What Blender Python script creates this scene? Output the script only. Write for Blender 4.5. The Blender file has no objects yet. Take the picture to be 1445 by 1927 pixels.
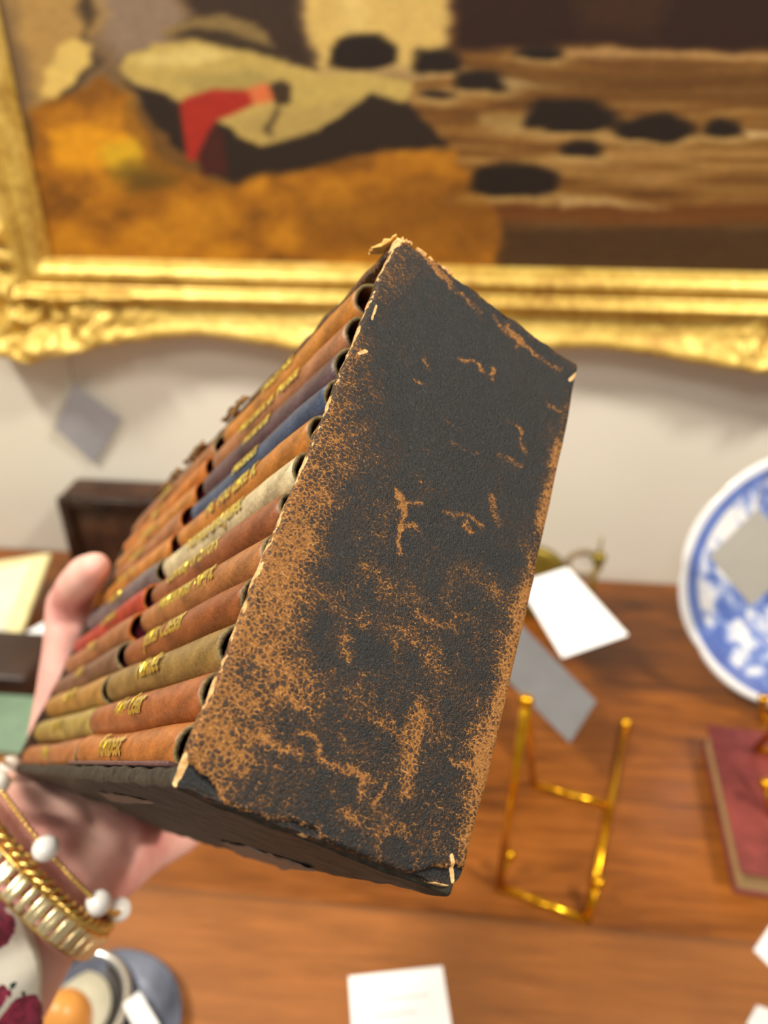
import bpy, bmesh, math, random
import numpy as np
from mathutils import Vector, Matrix, noise as mnoise

# ------------------------------------------------------------------ camera, world, light
FP, CX, CY = 1430.0, 722.5, 963.5
PITCH, YAW = math.radians(30), math.radians(5.5)
S = bpy.context.scene
COL = S.collection
cam_d = bpy.data.cameras.new('camera'); cam = bpy.data.objects.new('camera', cam_d); COL.objects.link(cam)
S.camera = cam
cam.location = (0, 0, .5)
cam.rotation_euler = (math.pi/2 - PITCH, 0, YAW)
cam_d.sensor_fit = 'VERTICAL'; cam_d.sensor_height = 36.0; cam_d.sensor_width = 27.0
cam_d.lens = 36.0*FP/1927.0
cam_d.clip_start = .01; cam_d.clip_end = 20
cam_d.dof.use_dof = True
cam_d.dof.focus_distance = .138
cam_d.dof.aperture_fstop = 12.0
RC = np.array(Matrix.Rotation(YAW, 3, 'Z') @ Matrix.Rotation(math.pi/2-PITCH, 3, 'X'))
CAM = np.array([0, 0, .5])

S.view_settings.view_transform = 'Standard'; S.view_settings.look = 'None'
S.view_settings.gamma = 1.0; S.view_settings.exposure = 0.0
try: S.view_settings.use_curve_mapping = False
except Exception: pass
W = bpy.data.worlds.new('room_light'); S.world = W; W.use_nodes = True
bg = W.node_tree.nodes['Background']; bg.inputs[0].default_value = (1.0, .93, .82, 1); bg.inputs[1].default_value = .36

def area(name, loc, target, size, power, color):
    l = bpy.data.lights.new(name, 'AREA'); l.shape = 'DISK'; l.size = size; l.energy = power; l.color = color
    o = bpy.data.objects.new(name, l); COL.objects.link(o); o.location = loc
    o.rotation_euler = (Vector(target)-Vector(loc)).to_track_quat('-Z', 'Y').to_euler()
area('ceiling_spot', (.95, -.05, 1.55), (0, .45, .2), .22, 24, (1.0, .94, .83))
area('ceiling_spot', (-.95, .0, 1.6), (-.1, .5, .25), .25, 29, (1.0, .95, .85))
area('ceiling_lamp', (-.25, -.9, 1.7), (0, .3, .3), .5, 11, (1.0, .96, .90))

# ------------------------------------------------------------------ helpers
def ray(px, py): return RC @ np.array([(px-CX)/FP, -(py-CY)/FP, -1.0])
def at(px, py, dep): return Vector(CAM + ray(px, py)*dep)          # dep = distance along the view axis
def tab(px, py, z=0.0): r = ray(px, py); return Vector(CAM + r*((z-CAM[2])/r[2]))
def wal(px, py, y): r = ray(px, py); return Vector(CAM + r*((y-CAM[1])/r[1]))
def topix(P):
    q = (np.asarray(P)-CAM) @ RC
    return CX - FP*q[..., 0]/q[..., 2], CY + FP*q[..., 1]/q[..., 2]

def lin(c): return tuple((v/255/12.92 if v/255 <= .04045 else ((v/255+.055)/1.055)**2.4) for v in c)
def linA(a): a = np.asarray(a, float)/255; return np.where(a <= .04045, a/12.92, ((a+.055)/1.055)**2.4)

def tag(o, label=None, cat=None, group=None, kind=None):
    for k, v in (('label', label), ('category', cat), ('group', group), ('kind', kind)):
        if v: o[k] = v
    return o
def empty(name, loc=(0, 0, 0), rot=(0, 0, 0)):
    o = bpy.data.objects.new(name, None); COL.objects.link(o); o.location = loc; o.rotation_euler = rot
    o.empty_display_size = .01; return o
def link(name, me, mat, parent=None, smooth=True):
    o = bpy.data.objects.new(name, me); COL.objects.link(o)
    if mat:
        for m in (mat if isinstance(mat, (list, tuple)) else [mat]): me.materials.append(m)
    if smooth is not None: me.polygons.foreach_set('use_smooth', [smooth]*len(me.polygons))
    if parent is not None: o.parent = parent
    return o
def mesh(name, V, F, mat, parent=None, smooth=True):
    me = bpy.data.meshes.new(name); me.from_pydata([tuple(map(float, v)) for v in V], [], [tuple(map(int, f)) for f in F]); me.update()
    return link(name, me, mat, parent, smooth)
def bobj(name, bm, mat, parent=None, smooth=True):
    bmesh.ops.recalc_face_normals(bm, faces=bm.faces)
    me = bpy.data.meshes.new(name); bm.to_mesh(me); bm.free(); return link(name, me, mat, parent, smooth)
def ball(bm, c, r, seg=20, sc=(1, 1, 1)):
    ret = bmesh.ops.create_uvsphere(bm, u_segments=seg, v_segments=seg//2+2, radius=r)
    bmesh.ops.scale(bm, vec=sc, verts=ret['verts']); bmesh.ops.translate(bm, vec=Vector(c), verts=ret['verts'])
def tube(bm, pts, r, seg=12, closed=False):
    pts = [Vector(p) for p in pts]; n = len(pts); rings = []
    rr = r if isinstance(r, (list, tuple)) else [r]*n
    up = None
    for i in range(n):
        if closed: t = pts[(i+1) % n]-pts[i-1]
        else: t = pts[min(i+1, n-1)]-pts[max(i-1, 0)]
        t.normalize()
        if up is None: up = t.orthogonal().normalized()
        u = (up - t*up.dot(t)).normalized(); up = u; v = t.cross(u)
        rings.append([bm.verts.new(pts[i]+(u*math.cos(2*math.pi*k/seg)+v*math.sin(2*math.pi*k/seg))*rr[i]) for k in range(seg)])
    for i in range(n if closed else n-1):
        a, b = rings[i], rings[(i+1) % n]
        for k in range(seg): bm.faces.new((a[k], a[(k+1) % seg], b[(k+1) % seg], b[k]))
    if not closed:
        bm.faces.new(rings[0]); bm.faces.new(rings[-1])
def box(bm, lo, hi, bev=0.0, seg=2):
    ret = bmesh.ops.create_cube(bm, size=1.0); vs = ret['verts']
    bmesh.ops.scale(bm, vec=[h-l for l, h in zip(lo, hi)], verts=vs)
    bmesh.ops.translate(bm, vec=[(h+l)/2 for l, h in zip(lo, hi)], verts=vs)
    if bev:
        es = {e for v in vs for e in v.link_edges}
        bmesh.ops.bevel(bm, geom=list(es), offset=bev, segments=seg, affect='EDGES', profile=.5)
def lathe(bm, prof, seg=48, wob=None):
    rings = []
    for r, z in prof:
        ring = []
        for k in range(seg):
            a = 2*math.pi*k/seg; q = r*(1+(wob(a, r) if wob else 0))
            ring.append(bm.verts.new((q*math.cos(a), q*math.sin(a), z)))
        rings.append(ring)
    for a, b in zip(rings[:-1], rings[1:]):
        for k in range(seg): bm.faces.new((a[k], a[(k+1) % seg], b[(k+1) % seg], b[k]))
    bm.faces.new(rings[0]); bm.faces.new(rings[-1])

rng = np.random.RandomState(7)
def vnoise(P, seed=0.0):
    return np.array([mnoise.noise(Vector((p[0]+seed, p[1]+seed*1.7, p[2]-seed))) for p in P])

class NT:
    def __init__(s, name):
        s.m = bpy.data.materials.new(name); s.m.use_nodes = True; s.t = s.m.node_tree; s.n = s.t.nodes; s.l = s.t.links
        s.b = s.n['Principled BSDF']
    def node(s, ty, **kw):
        x = s.n.new(ty)
        for k, v in kw.items(): setattr(x, k, v)
        return x
    def put(s, sock, v):
        if isinstance(v, bpy.types.NodeSocket): s.l.new(v, sock)
        elif isinstance(v, (tuple, list)) and len(v) == 3 and sock.type == 'RGBA': sock.default_value = (*v, 1)
        else: sock.default_value = v
    def coord(s, scale=(1, 1, 1), rot=(0, 0, 0)):
        t = s.node('ShaderNodeTexCoord'); m = s.node('ShaderNodeMapping'); m.inputs['Scale'].default_value = scale
        m.inputs['Rotation'].default_value = rot; s.l.new(t.outputs['Object'], m.inputs[0]); return m.outputs[0]
    def noise(s, vec, scale, detail=4, rough=.55, dist=0):
        n = s.node('ShaderNodeTexNoise'); s.l.new(vec, n.inputs['Vector']); n.inputs['Scale'].default_value = scale
        n.inputs['Detail'].default_value = detail; n.inputs['Roughness'].default_value = rough; n.inputs['Distortion'].default_value = dist
        return n.outputs['Fac']
    def voro(s, vec, scale, feat='DISTANCE_TO_EDGE'):
        n = s.node('ShaderNodeTexVoronoi', feature=feat); s.l.new(vec, n.inputs['Vector']); n.inputs['Scale'].default_value = scale
        return n.outputs['Distance']
    def math(s, op, a, b=0.0, clamp=False):
        n = s.node('ShaderNodeMath', operation=op, use_clamp=clamp); s.put(n.inputs[0], a); s.put(n.inputs[1], b); return n.outputs[0]
    def ramp(s, fac, stops, interp='LINEAR'):
        n = s.node('ShaderNodeValToRGB'); r = n.color_ramp; r.interpolation = interp
        while len(r.elements) < len(stops): r.elements.new(.5)
        for e, (p, c) in zip(r.elements, stops):
            e.position = p; e.color = (*c, 1) if len(c) == 3 else c
        s.put(n.inputs[0], fac); return n.outputs[0]
    def mix(s, f, a, b, mode='MIX'):
        n = s.node('ShaderNodeMix', data_type='RGBA', blend_type=mode); s.put(n.inputs[0], f); s.put(n.inputs[6], a); s.put(n.inputs[7], b); return n.outputs[2]
    def bump(s, h, strength=.3, dist=.001):
        n = s.node('ShaderNodeBump'); n.inputs['Strength'].default_value = strength; n.inputs['Distance'].default_value = dist
        s.l.new(h, n.inputs['Height']); s.l.new(n.outputs[0], s.b.inputs['Normal'])
    def attr(s, name):
        n = s.node('ShaderNodeAttribute', attribute_name=name); return n
    def set(s, **kw):
        names = dict(color='Base Color', rough='Roughness', metal='Metallic', spec='Specular IOR Level', coat='Coat Weight', coatr='Coat Roughness',
                     sss='Subsurface Weight', sssr='Subsurface Radius', ssss='Subsurface Scale', sheen='Sheen Weight', trans='Transmission Weight', ior='IOR', alpha='Alpha')
        for k, v in kw.items(): s.put(s.b.inputs[names[k]], v)
        return s.m

def simple(name, c, rough=.5, metal=0, nscale=0, amt=.25, bump=0, **kw):
    t = NT(name)
    col = lin(c)
    if nscale:
        co = t.coord(); n = t.noise(co, nscale, 5)
        dk = tuple(v*(1-amt) for v in col); lt = tuple(min(1, v*(1+amt)) for v in col)
        t.set(color=t.ramp(n, [(.3, dk), (.7, lt)]))
        if bump: t.bump(n, bump, .0006)
    else: t.set(color=col)
    return t.set(rough=rough, metal=metal, **kw)

# ------------------------------------------------------------------ materials
def m_wall():
    t = NT('plaster_wall'); co = t.coord(); n = t.noise(co, 2.0, 3)
    t.set(color=t.ramp(n, [(.3, lin((214, 206, 188))), (.7, lin((228, 221, 205)))]), rough=.85); t.bump(t.noise(co, 60, 4), .05, .002); return t.m
def m_wood():
    t = NT('old_oak_tabletop')
    co = t.coord((1, 1, 1)); st = t.coord((2.0, 22, 22))
    g = t.noise(st, 6, 8, .65, .6); big = t.noise(co, 5, 4, .6); fine = t.noise(t.coord((18, 240, 60)), 3, 6, .7)
    v = t.math('ADD', t.math('MULTIPLY', g, .55), t.math('MULTIPLY', big, .45))
    c = t.ramp(v, [(.34, lin((72, 36, 9))), (.48, lin((126, 68, 14))), (.62, lin((164, 94, 26)))])
    c = t.mix(t.math('MULTIPLY', fine, .35), c, lin((70, 36, 14)), 'MIX')
    # plank seams, parallel to the wall
    sp = t.node('ShaderNodeSeparateXYZ'); t.l.new(co, sp.inputs[0]); y = sp.outputs[1]
    seam = None
    for sy, wdt in ((.316, .0016), (.425, .0010), (.56, .0014)):
        d = t.math('ABSOLUTE', t.math('SUBTRACT', t.math('ADD', y, t.math('MULTIPLY', big, .002)), sy))
        k = t.math('SUBTRACT', 1.0, t.math('DIVIDE', d, wdt*2), True)
        seam = k if seam is None else t.math('MAXIMUM', seam, k)
    c = t.mix(t.math('MULTIPLY', seam, .8), c, lin((46, 22, 8)))
    # front plank a little paler in tone
    fr = t.math('LESS_THAN', y, .316)
    c = t.mix(t.math('MULTIPLY', fr, .28), c, lin((178, 120, 72)))
    t.set(color=c, rough=t.ramp(g, [(.3, (.30,)*3), (.7, (.44,)*3)]), spec=.6)
    t.bump(t.math('ADD', fine, t.math('MULTIPLY', seam, -1.5)), .12, .0015)
    return t.m
def m_gilt(name='gilded_gesso', base=(214, 178, 84)):
    t = NT(name); co = t.coord(); n = t.noise(co, 18, 5, .6); n2 = t.noise(co, 160, 4, .6)
    b = lin(base); d = lin((160, 116, 44))
    c = t.ramp(t.math('ADD', t.math('MULTIPLY', n, .6), t.math('MULTIPLY', n2, .4)), [(.34, d), (.5, b), (.68, lin((240, 208, 122)))])
    t.set(color=c, metal=.38, rough=.40, spec=.5); t.bump(n2, .25, .002); return t.m
def m_brass(): 
    t = NT('polished_brass'); co = t.coord(); n = t.noise(co, 60, 3)
    t.set(color=t.ramp(n, [(.3, lin((214, 150, 20))), (.7, lin((246, 190, 44)))]), metal=1, rough=.22); return t.m
def m_case():
    """black leather rubbed through to tan; the rubbed places are painted into the attribute 'wear'"""
    t = NT('rubbed_black_leather'); co = t.coord()
    stx = t.coord((.55, 1, 1.25), (0, math.radians(12), 0))
    w = t.attr('wear').outputs['Fac']
    gr = t.voro(co, 1100); gr2 = t.voro(co, 2200)
    n1 = t.noise(stx, 1250, 6, .74, .6); n2 = t.noise(co, 240, 5, .65); n3 = t.noise(stx, 4200, 3, .6)
    ad = lambda *q: q[0] if len(q) == 1 else t.math('ADD', q[0], ad(*q[1:]))
    mu = lambda p, q: t.math('MULTIPLY', p, q)
    ce = lambda p, k: t.math('MULTIPLY', t.math('SUBTRACT', p, .5), k)
    ridge = t.math('SUBTRACT', 1.0, mu(gr, 2.6), True)
    rn = t.noise(stx, 1300, 3, .6, .8); rid = t.math('SUBTRACT', 1.0, t.math('ABSOLUTE', t.math('SUBTRACT', mu(rn, 2.0), 1.0)))
    rid = mu(t.math('SUBTRACT', rid, .84, True), 6.5)
    zone = ad(w, ce(n2, 1.1), ce(n1, .5))
    base = t.ramp(zone, [(.22, lin((21, 21, 21))), (.42, lin((31, 24, 19))), (.66, lin((54, 36, 22))), (.95, lin((84, 54, 28)))])
    v = ad(mu(rid, .66), mu(mu(ridge, w), 2.1), ce(n1, 1.8), ce(n2, 1.2), ce(n3, .6), mu(w, .55), -1.41)
    v = mu(v, 2.6); m = t.math('MAXIMUM', t.math('MINIMUM', v, 1.0), 0.0)
    c = t.mix(m, base, t.ramp(ad(mu(n3, .6), mu(n1, .4)), [(.38, lin((100, 62, 26))), (.52, lin((142, 93, 40))), (.64, lin((184, 132, 68)))]))
    pale = t.attr('pale').outputs['Fac']
    pm = t.math('GREATER_THAN', t.math('ADD', pale, t.math('MULTIPLY', t.math('SUBTRACT', n2, .5), 1.4)), .5)
    c = t.mix(pm, c, t.ramp(n1, [(.35, lin((196, 140, 78))), (.65, lin((240, 200, 140)))]))
    t.set(color=c, rough=t.ramp(m, [(0, (.48,)*3), (1, (.68,)*3)]), spec=.36)
    h = ad(mu(ridge, -.3), mu(m, -.35), mu(gr2, .8), ce(n1, .8))
    t.bump(h, .55, .00035)
    return t.m
def m_dark(name, a, b, scale=300, rough=.6, bump=.4):
    t = NT(name); co = t.coord(); n = t.noise(co, scale, 6, .65)
    t.set(color=t.ramp(n, [(.35, lin(a)), (.65, lin(b))]), rough=rough, spec=.35); t.bump(n, bump, .0006); return t.m
def m_book(name, c, seed):
    t = NT(name); co = t.coord((1, .6, 1)); c = (c[0]*.95, c[1]*.93, c[2]*.80) if c[2] < .62*c[0] else c; a = lin(c)
    g = t.voro(co, 1500); n = t.noise(co, 160+seed*7, 5, .6); f = t.noise(co, 1400, 4, .65)
    v = t.math('ADD', t.math('MULTIPLY', n, .65), t.math('MULTIPLY', f, .35))
    col = t.ramp(v, [(.33, tuple(x*.40 for x in a)), (.5, tuple(x*.80 for x in a)), (.66, tuple(min(1, x*1.15+.008) for x in a))])
    t.set(color=col, rough=.42, spec=.45)
    t.bump(t.math('ADD', t.math('MULTIPLY', g, .7), f), .35, .0003); return t.m
M = dict(wall=m_wall(), wood=m_wood(), gilt=m_gilt(), brass=m_brass(), case=m_case())
M['undercase'] = m_dark('dark_case_leather', (28, 24, 19), (60, 53, 40), 500)
M['bottom'] = m_dark('scuffed_bottom_leather', (26, 22, 18), (50, 42, 34), 260, .5)
M['lining'] = m_dark('case_lining', (30, 20, 14), (60, 40, 26), 300)
M['rim'] = m_dark('cut_leather_edge', (96, 84, 56), (160, 134, 88), 900, .8)
M['pages'] = m_dark('crimson_page_edges', (74, 8, 22), (128, 22, 44), 900, .7)
M['foil'] = simple('gold_foil_lettering', (255, 214, 90), .30, .85, 900, .3)
M['chip'] = simple('raw_hide_chip', (226, 174, 108), .8, 0, 900, .3, .5)
M['casedge'] = m_dark('frayed_brown_leather', (84, 58, 26), (150, 110, 60), 500, .8)
M['paper'] = simple('torn_paper', (226, 176, 92), .8, 0, 300, .2)
def m_skin():
    t = NT('skin'); co = t.coord(); n = t.noise(co, 28, 4); f = t.noise(co, 420, 3)
    t.set(color=t.ramp(n, [(.32, lin((206, 136, 126))), (.5, lin((226, 168, 154))), (.7, lin((234, 190, 172)))]), rough=.48, sss=.18, ssss=.006, sssr=(1.0, .35, .2), spec=.4)
    t.bump(f, .12, .0004); return t.m
M['skin'] = m_skin()
M['nail'] = simple('finger_nail', (236, 186, 176), .25)
M['gold'] = simple('gold_jewellery', (236, 196, 110), .18, 1.0)
M['pearl'] = simple('white_pearl', (240, 234, 226), .18, 0, coat=.6)
def m_floral():
    t = NT('floral_cotton'); co = t.coord(); vn = t.node('ShaderNodeTexVoronoi', feature='F1'); t.l.new(co, vn.inputs['Vector']); vn.inputs['Scale'].default_value = 58; vn.inputs['Randomness'].default_value = .55
    d = vn.outputs['Distance']; n = t.noise(co, 260, 3)
    dd = t.math('ADD', d, t.math('MULTIPLY', t.math('SUBTRACT', n, .5), .16))
    fl = t.math('LESS_THAN', dd, .46); lf = t.math('MULTIPLY', t.math('LESS_THAN', dd, .58), t.math('GREATER_THAN', t.noise(co, 90, 2), .54))
    c = t.mix(lf, lin((232, 224, 206)), lin((34, 62, 52)))
    c = t.mix(fl, c, t.ramp(n, [(.4, lin((112, 26, 48))), (.6, lin((172, 52, 84)))]))
    t.set(color=c, rough=.85, sheen=.2); t.bump(n, .15, .0006); return t.m
M['floral'] = m_floral()
M['card'] = simple('white_card', (246, 246, 244), .6, 0, 40, .03)
M['shadecard'] = simple('shaded_card', (158, 156, 160), .45, 0, 40, .06)  # grey stands for shade on the back of the hanging tag
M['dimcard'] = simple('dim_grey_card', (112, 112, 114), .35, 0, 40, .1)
M['faint'] = simple('faint_pencil_grey', (196, 196, 200), .7)
M['string'] = simple('brown_thread', (122, 104, 84), .8)

# ------------------------------------------------------------------ setting
WY = .735
bm = bmesh.new(); box(bm, (-2.2, WY, -.76), (2.2, WY+.1, 2.2)); tag(bobj('wall_back', bm, M['wall'], smooth=False), kind='structure')
bm = bmesh.new(); box(bm, (-2.2, -1.6, -.80), (2.2, WY+.1, -.76)); tag(bobj('floor', bm, simple('dark_floorboards', (96, 66, 44), .5, 0, 6, .3), smooth=False), kind='structure')

tb = empty('table', (0, 0, -.76)); tag(tb, 'long brown wooden table with worn plank top standing against the white wall', 'table')
bm = bmesh.new(); box(bm, (-1.15, .06, .732), (1.15, WY-.003, .76), .002); o = bobj('tabletop', bm, M['wood'], tb, False)
for x in (-1.05, 1.05):
    for y in (.14, .64):
        bm = bmesh.new(); lathe(bm, [(.028, 0), (.03, .1), (.024, .3), (.032, .5), (.026, .6), (.034, .7), (.034, .732)], 20)
        l = bobj('leg', bm, M['wood'], tb); l.location = (x, y, 0)

# ------------------------------------------------------------------ painting
CVY = WY-.016
def soft_poly(X, Y, pts, soft):
    n = len(pts); ins = np.zeros(X.shape, bool); dist = np.full(X.shape, 1e9)
    for i in range(n):
        x1, y1 = pts[i]; x2, y2 = pts[(i+1) % n]
        c = ((y1 > Y) != (y2 > Y)) & (X < (x2-x1)*(Y-y1)/(y2-y1+1e-9)+x1); ins ^= c
        dx, dy = x2-x1, y2-y1; tt = np.clip(((X-x1)*dx+(Y-y1)*dy)/(dx*dx+dy*dy+1e-9), 0, 1)
        dist = np.minimum(dist, np.hypot(X-x1-tt*dx, Y-y1-tt*dy))
    return np.clip(.5+np.where(ins, dist, -dist)/soft, 0, 1)
def fbm(shape_xy, X, Y, sx, sy, seed, octv=3):
    out = np.zeros(X.shape); amp = 1; tot = 0
    r = np.random.RandomState(seed)
    for o_ in range(octv):
        G = r.rand(64, 64); u = (X/sx*(2**o_)) % 64; v = (Y/sy*(2**o_)) % 64
        i = np.floor(u).astype(int); j = np.floor(v).astype(int); fu = u-i; fv = v-j; fu = fu*fu*(3-2*fu); fv = fv*fv*(3-2*fv)
        i0, j0, i1, j1 = i % 64, j % 64, (i+1) % 64, (j+1) % 64
        out += amp*((G[i0, j0]*(1-fu)+G[i1, j0]*fu)*(1-fv)+(G[i0, j1]*(1-fu)+G[i1, j1]*fu)*fv); tot += amp; amp *= .5
    return out/tot
PX0, PX1, PZ0, PZ1 = -.392, 1.06, .343, 1.25
def painting(parent):
    nx, nz = 560, 240
    # fine where the picture shows it, coarse above
    xs = np.concatenate([np.linspace(PX0, .36, 420), np.linspace(.365, PX1, 140)]); zs = np.concatenate([np.linspace(PZ0, .62, 170), np.linspace(.624, PZ1, 70)])
    XX, ZZ = np.meshgrid(xs, zs)
    P = np.stack([XX, np.full(XX.shape, CVY), ZZ], -1); X, Y = topix(P)
    # design sheet: keep to a plain affine sheet beyond the lower left part
    far = ZZ > .60
    Y = np.where(far, 0-(ZZ-.555)*2200, Y); X = np.where(far, CX+(XX+.07)*1900, X)
    C = np.zeros(X.shape+(3,)); C[:] = (96, 64, 24)
    wx = X+(fbm(0, X+900, Y+900, 60, 30, 3)-.5)*34; wy = Y+(fbm(0, X+900, Y+3000, 60, 30, 4)-.5)*20
    def lay(pts, col, soft=14, k=1.0, warp=True):
        nonlocal C
        a = soft_poly(wx if warp else X, wy if warp else Y, pts, soft)*k; C = C*(1-a[..., None])+np.array(col)*a[..., None]
    def ell(x0, y0, x1, y1, col, soft=12, k=1.0, dome=False):
        nonlocal C
        cx, cy, a, b = (x0+x1)/2, (y0+y1)/2, (x1-x0)/2, (y1-y0)/2
        u, v = (wx-cx)/a, (wy-cy)/b
        p = 2.3
        cy = y0+.70*(y1-y0); v = np.where(wy < cy, (wy-cy)/(.70*(y1-y0)), (wy-cy)/(.30*(y1-y0)))
        d = 1-(np.abs(u)**p+np.abs(v)**p)**(1/p); m = np.clip(.5+d*min(a, b)/soft*1.2, 0, 1)*k
        C = C*(1-m[..., None])+np.array(col)*m[..., None]
    st = fbm(0, X+2000, Y+2000, 190, 13, 5, 4)
    # river
    lay([(560, 90), (2200, 90), (2200, 600), (560, 600)], (112, 74, 28), 20)
    a = np.clip((st-.48)*4.5, 0, 1)*soft_poly(X, Y, [(560, 90), (2200, 90), (2200, 470), (560, 470)], 30)*.55
    C = C*(1-a[..., None])+np.array((166, 128, 72))*a[..., None]
    a = np.clip((.44-st)*5, 0, 1)*soft_poly(X, Y, [(700, 90), (2200, 90), (2200, 600), (700, 600)], 30)*.6
    C = C*(1-a[..., None])+np.array((62, 32, 8))*a[..., None]
    lay([(900, 130), (2200, 110), (2200, 190), (960, 200)], (84, 52, 16), 40, .7)
    lay([(900, 385), (2200, 375), (2200, 420), (930, 425)], (86, 44, 10), 26, .8)
    lay([(920, 425), (2200, 420), (2200, 600), (920, 600)], (58, 38, 18), 26, .85)
    # upper right bank and the far beyond
    lay([(845, -900), (2400, -900), (2400, 98), (1300, 96), (1200, 92), (1050, 88), (960, 90), (860, 98)], (38, 18, 8), 22)
    lay([(1060, -60), (1090, 60), (1240, 70), (1260, -60)], (60, 34, 14), 40, .6)
    # left hills and sky
    lay([(-400, -900), (850, -900), (850, 140), (-400, 260)], (104, 80, 52), 20)
    lay([(20, -20), (190, -900), (600, -900), (250, 20), (160, 70), (110, 200), (60, 200)], (150, 116, 62), 30)
    lay([(210, -60), (330, -60), (340, 60), (300, 90), (215, 110), (190, 60)], (122, 100, 80), 30)
    lay([(175, -30), (185, 20), (150, 70), (190, 110), (130, 190), (100, 190), (170, 110), (150, 20)], (62, 46, 30), 18)
    lay([(300, -200), (565, -200), (562, 40), (592, 128), (480, 112), (430, 84), (320, 70), (360, 20)], (50, 34, 22), 22)
    lay([(305, 60), (360, 32), (430, 32), (500, 60), (520, 84), (440, 72), (370, 58), (320, 72)], (124, 100, 56), 12, .9)
    lay([(340, 70), (400, 58), (470, 74), (520, 92), (560, 120), (400, 92)], (52, 38, 22), 10, .9)
    lay([(75, 180), (80, 130), (130, 76), (178, 84), (165, 120), (110, 190)], (192, 160, 84), 12)
    lay([(560, -900), (845, -900), (846, 118), (800, 134), (600, 132), (572, 50)], (184, 152, 82), 18)
    lay([(640, -200), (700, -200), (690, 60), (650, 60)], (204, 176, 108), 40, .5)
    # pale mound / upturned boat
    lay([(226, 128), (240, 100), (290, 82), (370, 80), (450, 90), (540, 112), (600, 134), (780, 150), (760, 200), (700, 214), (560, 272), (500, 276), (420, 240), (340, 188), (250, 150)], (168, 142, 74), 9)
    lay([(250, 108), (370, 90), (440, 100), (400, 118), (290, 130)], (198, 174, 104), 14, .7)
    lay([(330, 150), (480, 128), (540, 160), (420, 190)], (136, 118, 62), 16, .6)
    lay([(236, 152), (340, 192), (440, 244), (500, 280), (600, 242), (700, 176), (770, 196), (815, 236), (842, 276), (700, 292), (600, 330), (440, 350), (370, 305), (290, 240)], (38, 26, 16), 9)
    lay([(430, 225), (500, 205), (600, 200), (680, 190), (600, 235), (520, 270), (470, 250)], (156, 130, 70), 9, .9)
    lay([(500, 250), (520, 200), (530, 205), (520, 262)], (90, 72, 40), 6)
    lay([(338, 196), (350, 184), (400, 168), (470, 170), (478, 196), (440, 214), (404, 228), (392, 300), (352, 302)], (146, 36, 22), 8, 1, False)
    lay([(396, 240), (420, 250), (430, 330), (380, 330), (372, 290)], (60, 24, 16), 10, 1, False)
    lay([(464, 168), (490, 158), (520, 160), (520, 190), (480, 196)], (186, 96, 52), 8, 1, False)
    lay([(506, 160), (530, 150), (548, 160), (546, 196), (520, 200)], (56, 40, 22), 8, 1, False)
    # autumn foreground
    fg = [(60, 205), (140, 180), (200, 142), (246, 190), (286, 290), (360, 330), (420, 350), (560, 322), (650, 302), (760, 280), (850, 284), (900, 350), (934, 420), (940, 600), (60, 620)]
    lay(fg, (148, 92, 16), 14)
    nf = fbm(0, X+500, Y+700, 70, 44, 11, 4); mk = soft_poly(wx, wy, fg, 14)
    a = np.clip((nf-.50)*5, 0, 1)*mk*.6; C = C*(1-a[..., None])+np.array((184, 122, 22))*a[..., None]
    a = np.clip((.46-nf)*5, 0, 1)*mk*.7; C = C*(1-a[..., None])+np.array((98, 58, 12))*a[..., None]
    lay([(92, 240), (150, 236), (250, 250), (262, 300), (200, 320), (110, 320)], (206, 140, 20), 22, .8)
    lay([(190, 270), (260, 262), (280, 330), (210, 330)], (186, 152, 30), 20, .7)
    lay([(200, 320), (300, 300), (340, 350), (250, 360)], (84, 60, 14), 24, .8)
    lay([(230, 145), (250, 190), (286, 290), (330, 330), (280, 320), (240, 240)], (120, 78, 16), 12, .7)
    lay([(560, 380), (900, 340), (940, 480), (560, 480)], (110, 66, 12), 40, .6)
    # stones in the river
    for s in [(614, 62, 750, 136), (774, 94, 874, 140), (846, 134, 954, 172), (968, 84, 1056, 112), (788, 172, 842, 188), (980, 186, 1164, 250), (1154, 212, 1302, 268), (1318, 228, 1396, 260), (1054, 268, 1130, 298), (886, 306, 1054, 372)]:
        ell(s[0]-10, s[3]-12, s[2]+14, s[3]+10, (178, 148, 92), 14, .5)
        ell(*s, (30, 19, 10), 10)
    lay([(1058, 96), (1200, 92), (1445, 104), (1800, 104), (1800, 116), (1300, 112), (1060, 108)], (166, 128, 78), 12, .8)
    lay([(1050, 372), (1120, 372), (1260, 384), (1050, 392)], (176, 144, 92), 14, .8)
    lay([(1395, 246), (1700, 246), (1700, 260), (1400, 262)], (186, 156, 104), 10, .9)
    lay([(940, 150), (1010, 155), (1050, 165), (960, 168)], (150, 124, 80), 12, .8)
    lay([(900, 215), (985, 215), (990, 255), (900, 240)], (150, 122, 70), 16, .7)
    fine = fbm(0, X+50, Y+90, 9, 9, 21, 3); C = C*(1+(fine-.5)[..., None]*.16)
    C = linA(np.clip(C, 0, 255))
    nzz, nxx = X.shape; V = P.reshape(-1, 3); idx = np.arange(nzz*nxx).reshape(nzz, nxx)
    F = np.stack([idx[:-1, :-1], idx[:-1, 1:], idx[1:, 1:], idx[1:, :-1]], -1).reshape(-1, 4)
    t = NT('oil_paint'); a = t.attr('paint'); co = t.coord(); n = t.noise(co, 120, 5)
    t.set(color=a.outputs['Color'], rough=.5, spec=.25, coat=.08); t.b.inputs['Coat Roughness'].default_value = .25; t.bump(n, .12, .002)
    # give the canvas its thickness
    nv = len(V); cs = [idx[0, 0], idx[0, -1], idx[-1, -1], idx[-1, 0]]
    V2 = np.concatenate([V, V[cs]+np.array([0, .012, 0])]); F = [tuple(f) for f in F]+[(nv+3, nv+2, nv+1, nv)]
    ob = mesh('canvas', V2, F, t.m, parent, False)
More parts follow.
